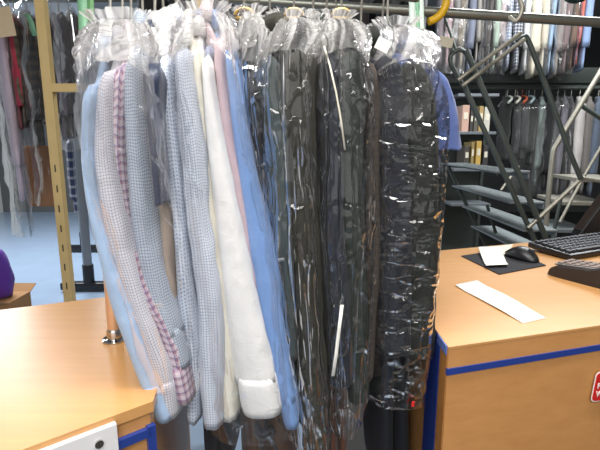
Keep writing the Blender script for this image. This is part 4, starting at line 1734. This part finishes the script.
for row, a, c, vt, rgb, lab in FI:
    x0, x1 = at(a, vt, YC + .03).x, at(c, vt, YC + .03).x
    z0 = zs4[row + 1] + .0125
    z1 = at(a, vt, YC + .03).z
    b = MB()
    b.box(((x0 + x1) / 2, YC + .14, (z0 + z1) / 2), (x1 - x0, .22, z1 - z0), None, 0, .004)
    b.box(((x0 + x1) / 2, YC + .028, lerp(z0, z1, .6)), ((x1 - x0) * .6, .002, (z1 - z0) * .25), None, 1)
    tag(b.build('file_box' if 'box' in lab else 'file', [mat_plain('file_cover', rgb, .6), M['paper_old']]), lab, 'box' if 'box' in lab else 'file', 'files on the metal shelf')


# ------------------------------------------------------------------ light
def lamp(x, y, z, sx, sy, power, label, col=(1, .97, .93), ry=0):
    L = bpy.data.lights.new('fluorescent', 'AREA')
    L.shape = 'RECTANGLE'
    L.size, L.size_y = sx, sy
    L.energy = power
    L.color = col
    o = bpy.data.objects.new('fluorescent_light', L)
    o.location = (x, y, z)
    C.objects.link(o)
    b = MB()
    b.box((x, y, z + .035), (sx + .06, sy + .06, .05), None, 0, .006)
    b.box((x, y, (z + .06 + CH) / 2), (.03, .03, CH - z - .06))
    tag(b.build('ceiling_light', M['lamp_case']), label, 'ceiling light', 'ceiling lights above the shop')


lamp(-.25, .35, 2.75, 1.2, .28, 30, 'ceiling light straight above the bagged shirts')
lamp(.75, .55, 2.75, 1.2, .28, 21, 'ceiling light above the right counter')
lamp(0.0, -1.1, 2.8, 1.5, .5, 52, 'added fill light behind the camera')  # unseen lamp added to fill the fronts of the clothes
lamp(-2.6, 3.9, 2.9, 1.5, .4, 85, 'ceiling light over the pale floor at the left', (.90, .95, 1))
lamp(-3.2, 5.6, 2.9, 1.5, .4, 130, 'ceiling light over the far floor at the left', (.90, .95, 1))
lamp(1.9, 3.0, 3.0, 1.5, .4, 75, 'ceiling light over the metal stairs', (.97, .99, 1))
lamp(2.6, 4.0, 3.3, 2.2, .3, 42, 'ceiling light over the far racks', (.97, .99, 1))
# unseen window and its light, added behind the camera to brighten the film
L = bpy.data.lights.new('window_fill', 'AREA')
L.shape = 'RECTANGLE'
L.size, L.size_y = 3.6, 1.5
L.energy = 24
L.color = (.96, .98, 1)
o = bpy.data.objects.new('window_fill', L)
o.location = (0, -2.44, 1.75)
o.rotation_euler = (PI / 2, 0, 0)
C.objects.link(o)
b = MB()
for x in (-1.85, 0, 1.85):
    b.box((x, -2.46, 1.75), (.07, .06, 1.66))
for z in (.93, 2.57):
    b.box((0, -2.46, z), (3.77, .06, .07))
b.build('added_window_1', M['lamp_case'])['kind'] = 'structure'
w = bpy.data.worlds.new('world')
SC.world = w
w.use_nodes = True
w.node_tree.nodes['Background'].inputs[0].default_value = (.8, .85, .9, 1)
w.node_tree.nodes['Background'].inputs[1].default_value = .2

SC.view_settings.view_transform = 'Standard'
SC.view_settings.look = 'None'
SC.view_settings.gamma = 1
SC.view_settings.exposure = 0.05
SC.view_settings.use_curve_mapping = False
SC.cycles.use_denoising = True
SC.cycles.transparent_max_bounces = 32
SC.cycles.max_bounces = 10
SC.cycles.sample_clamp_indirect = 6
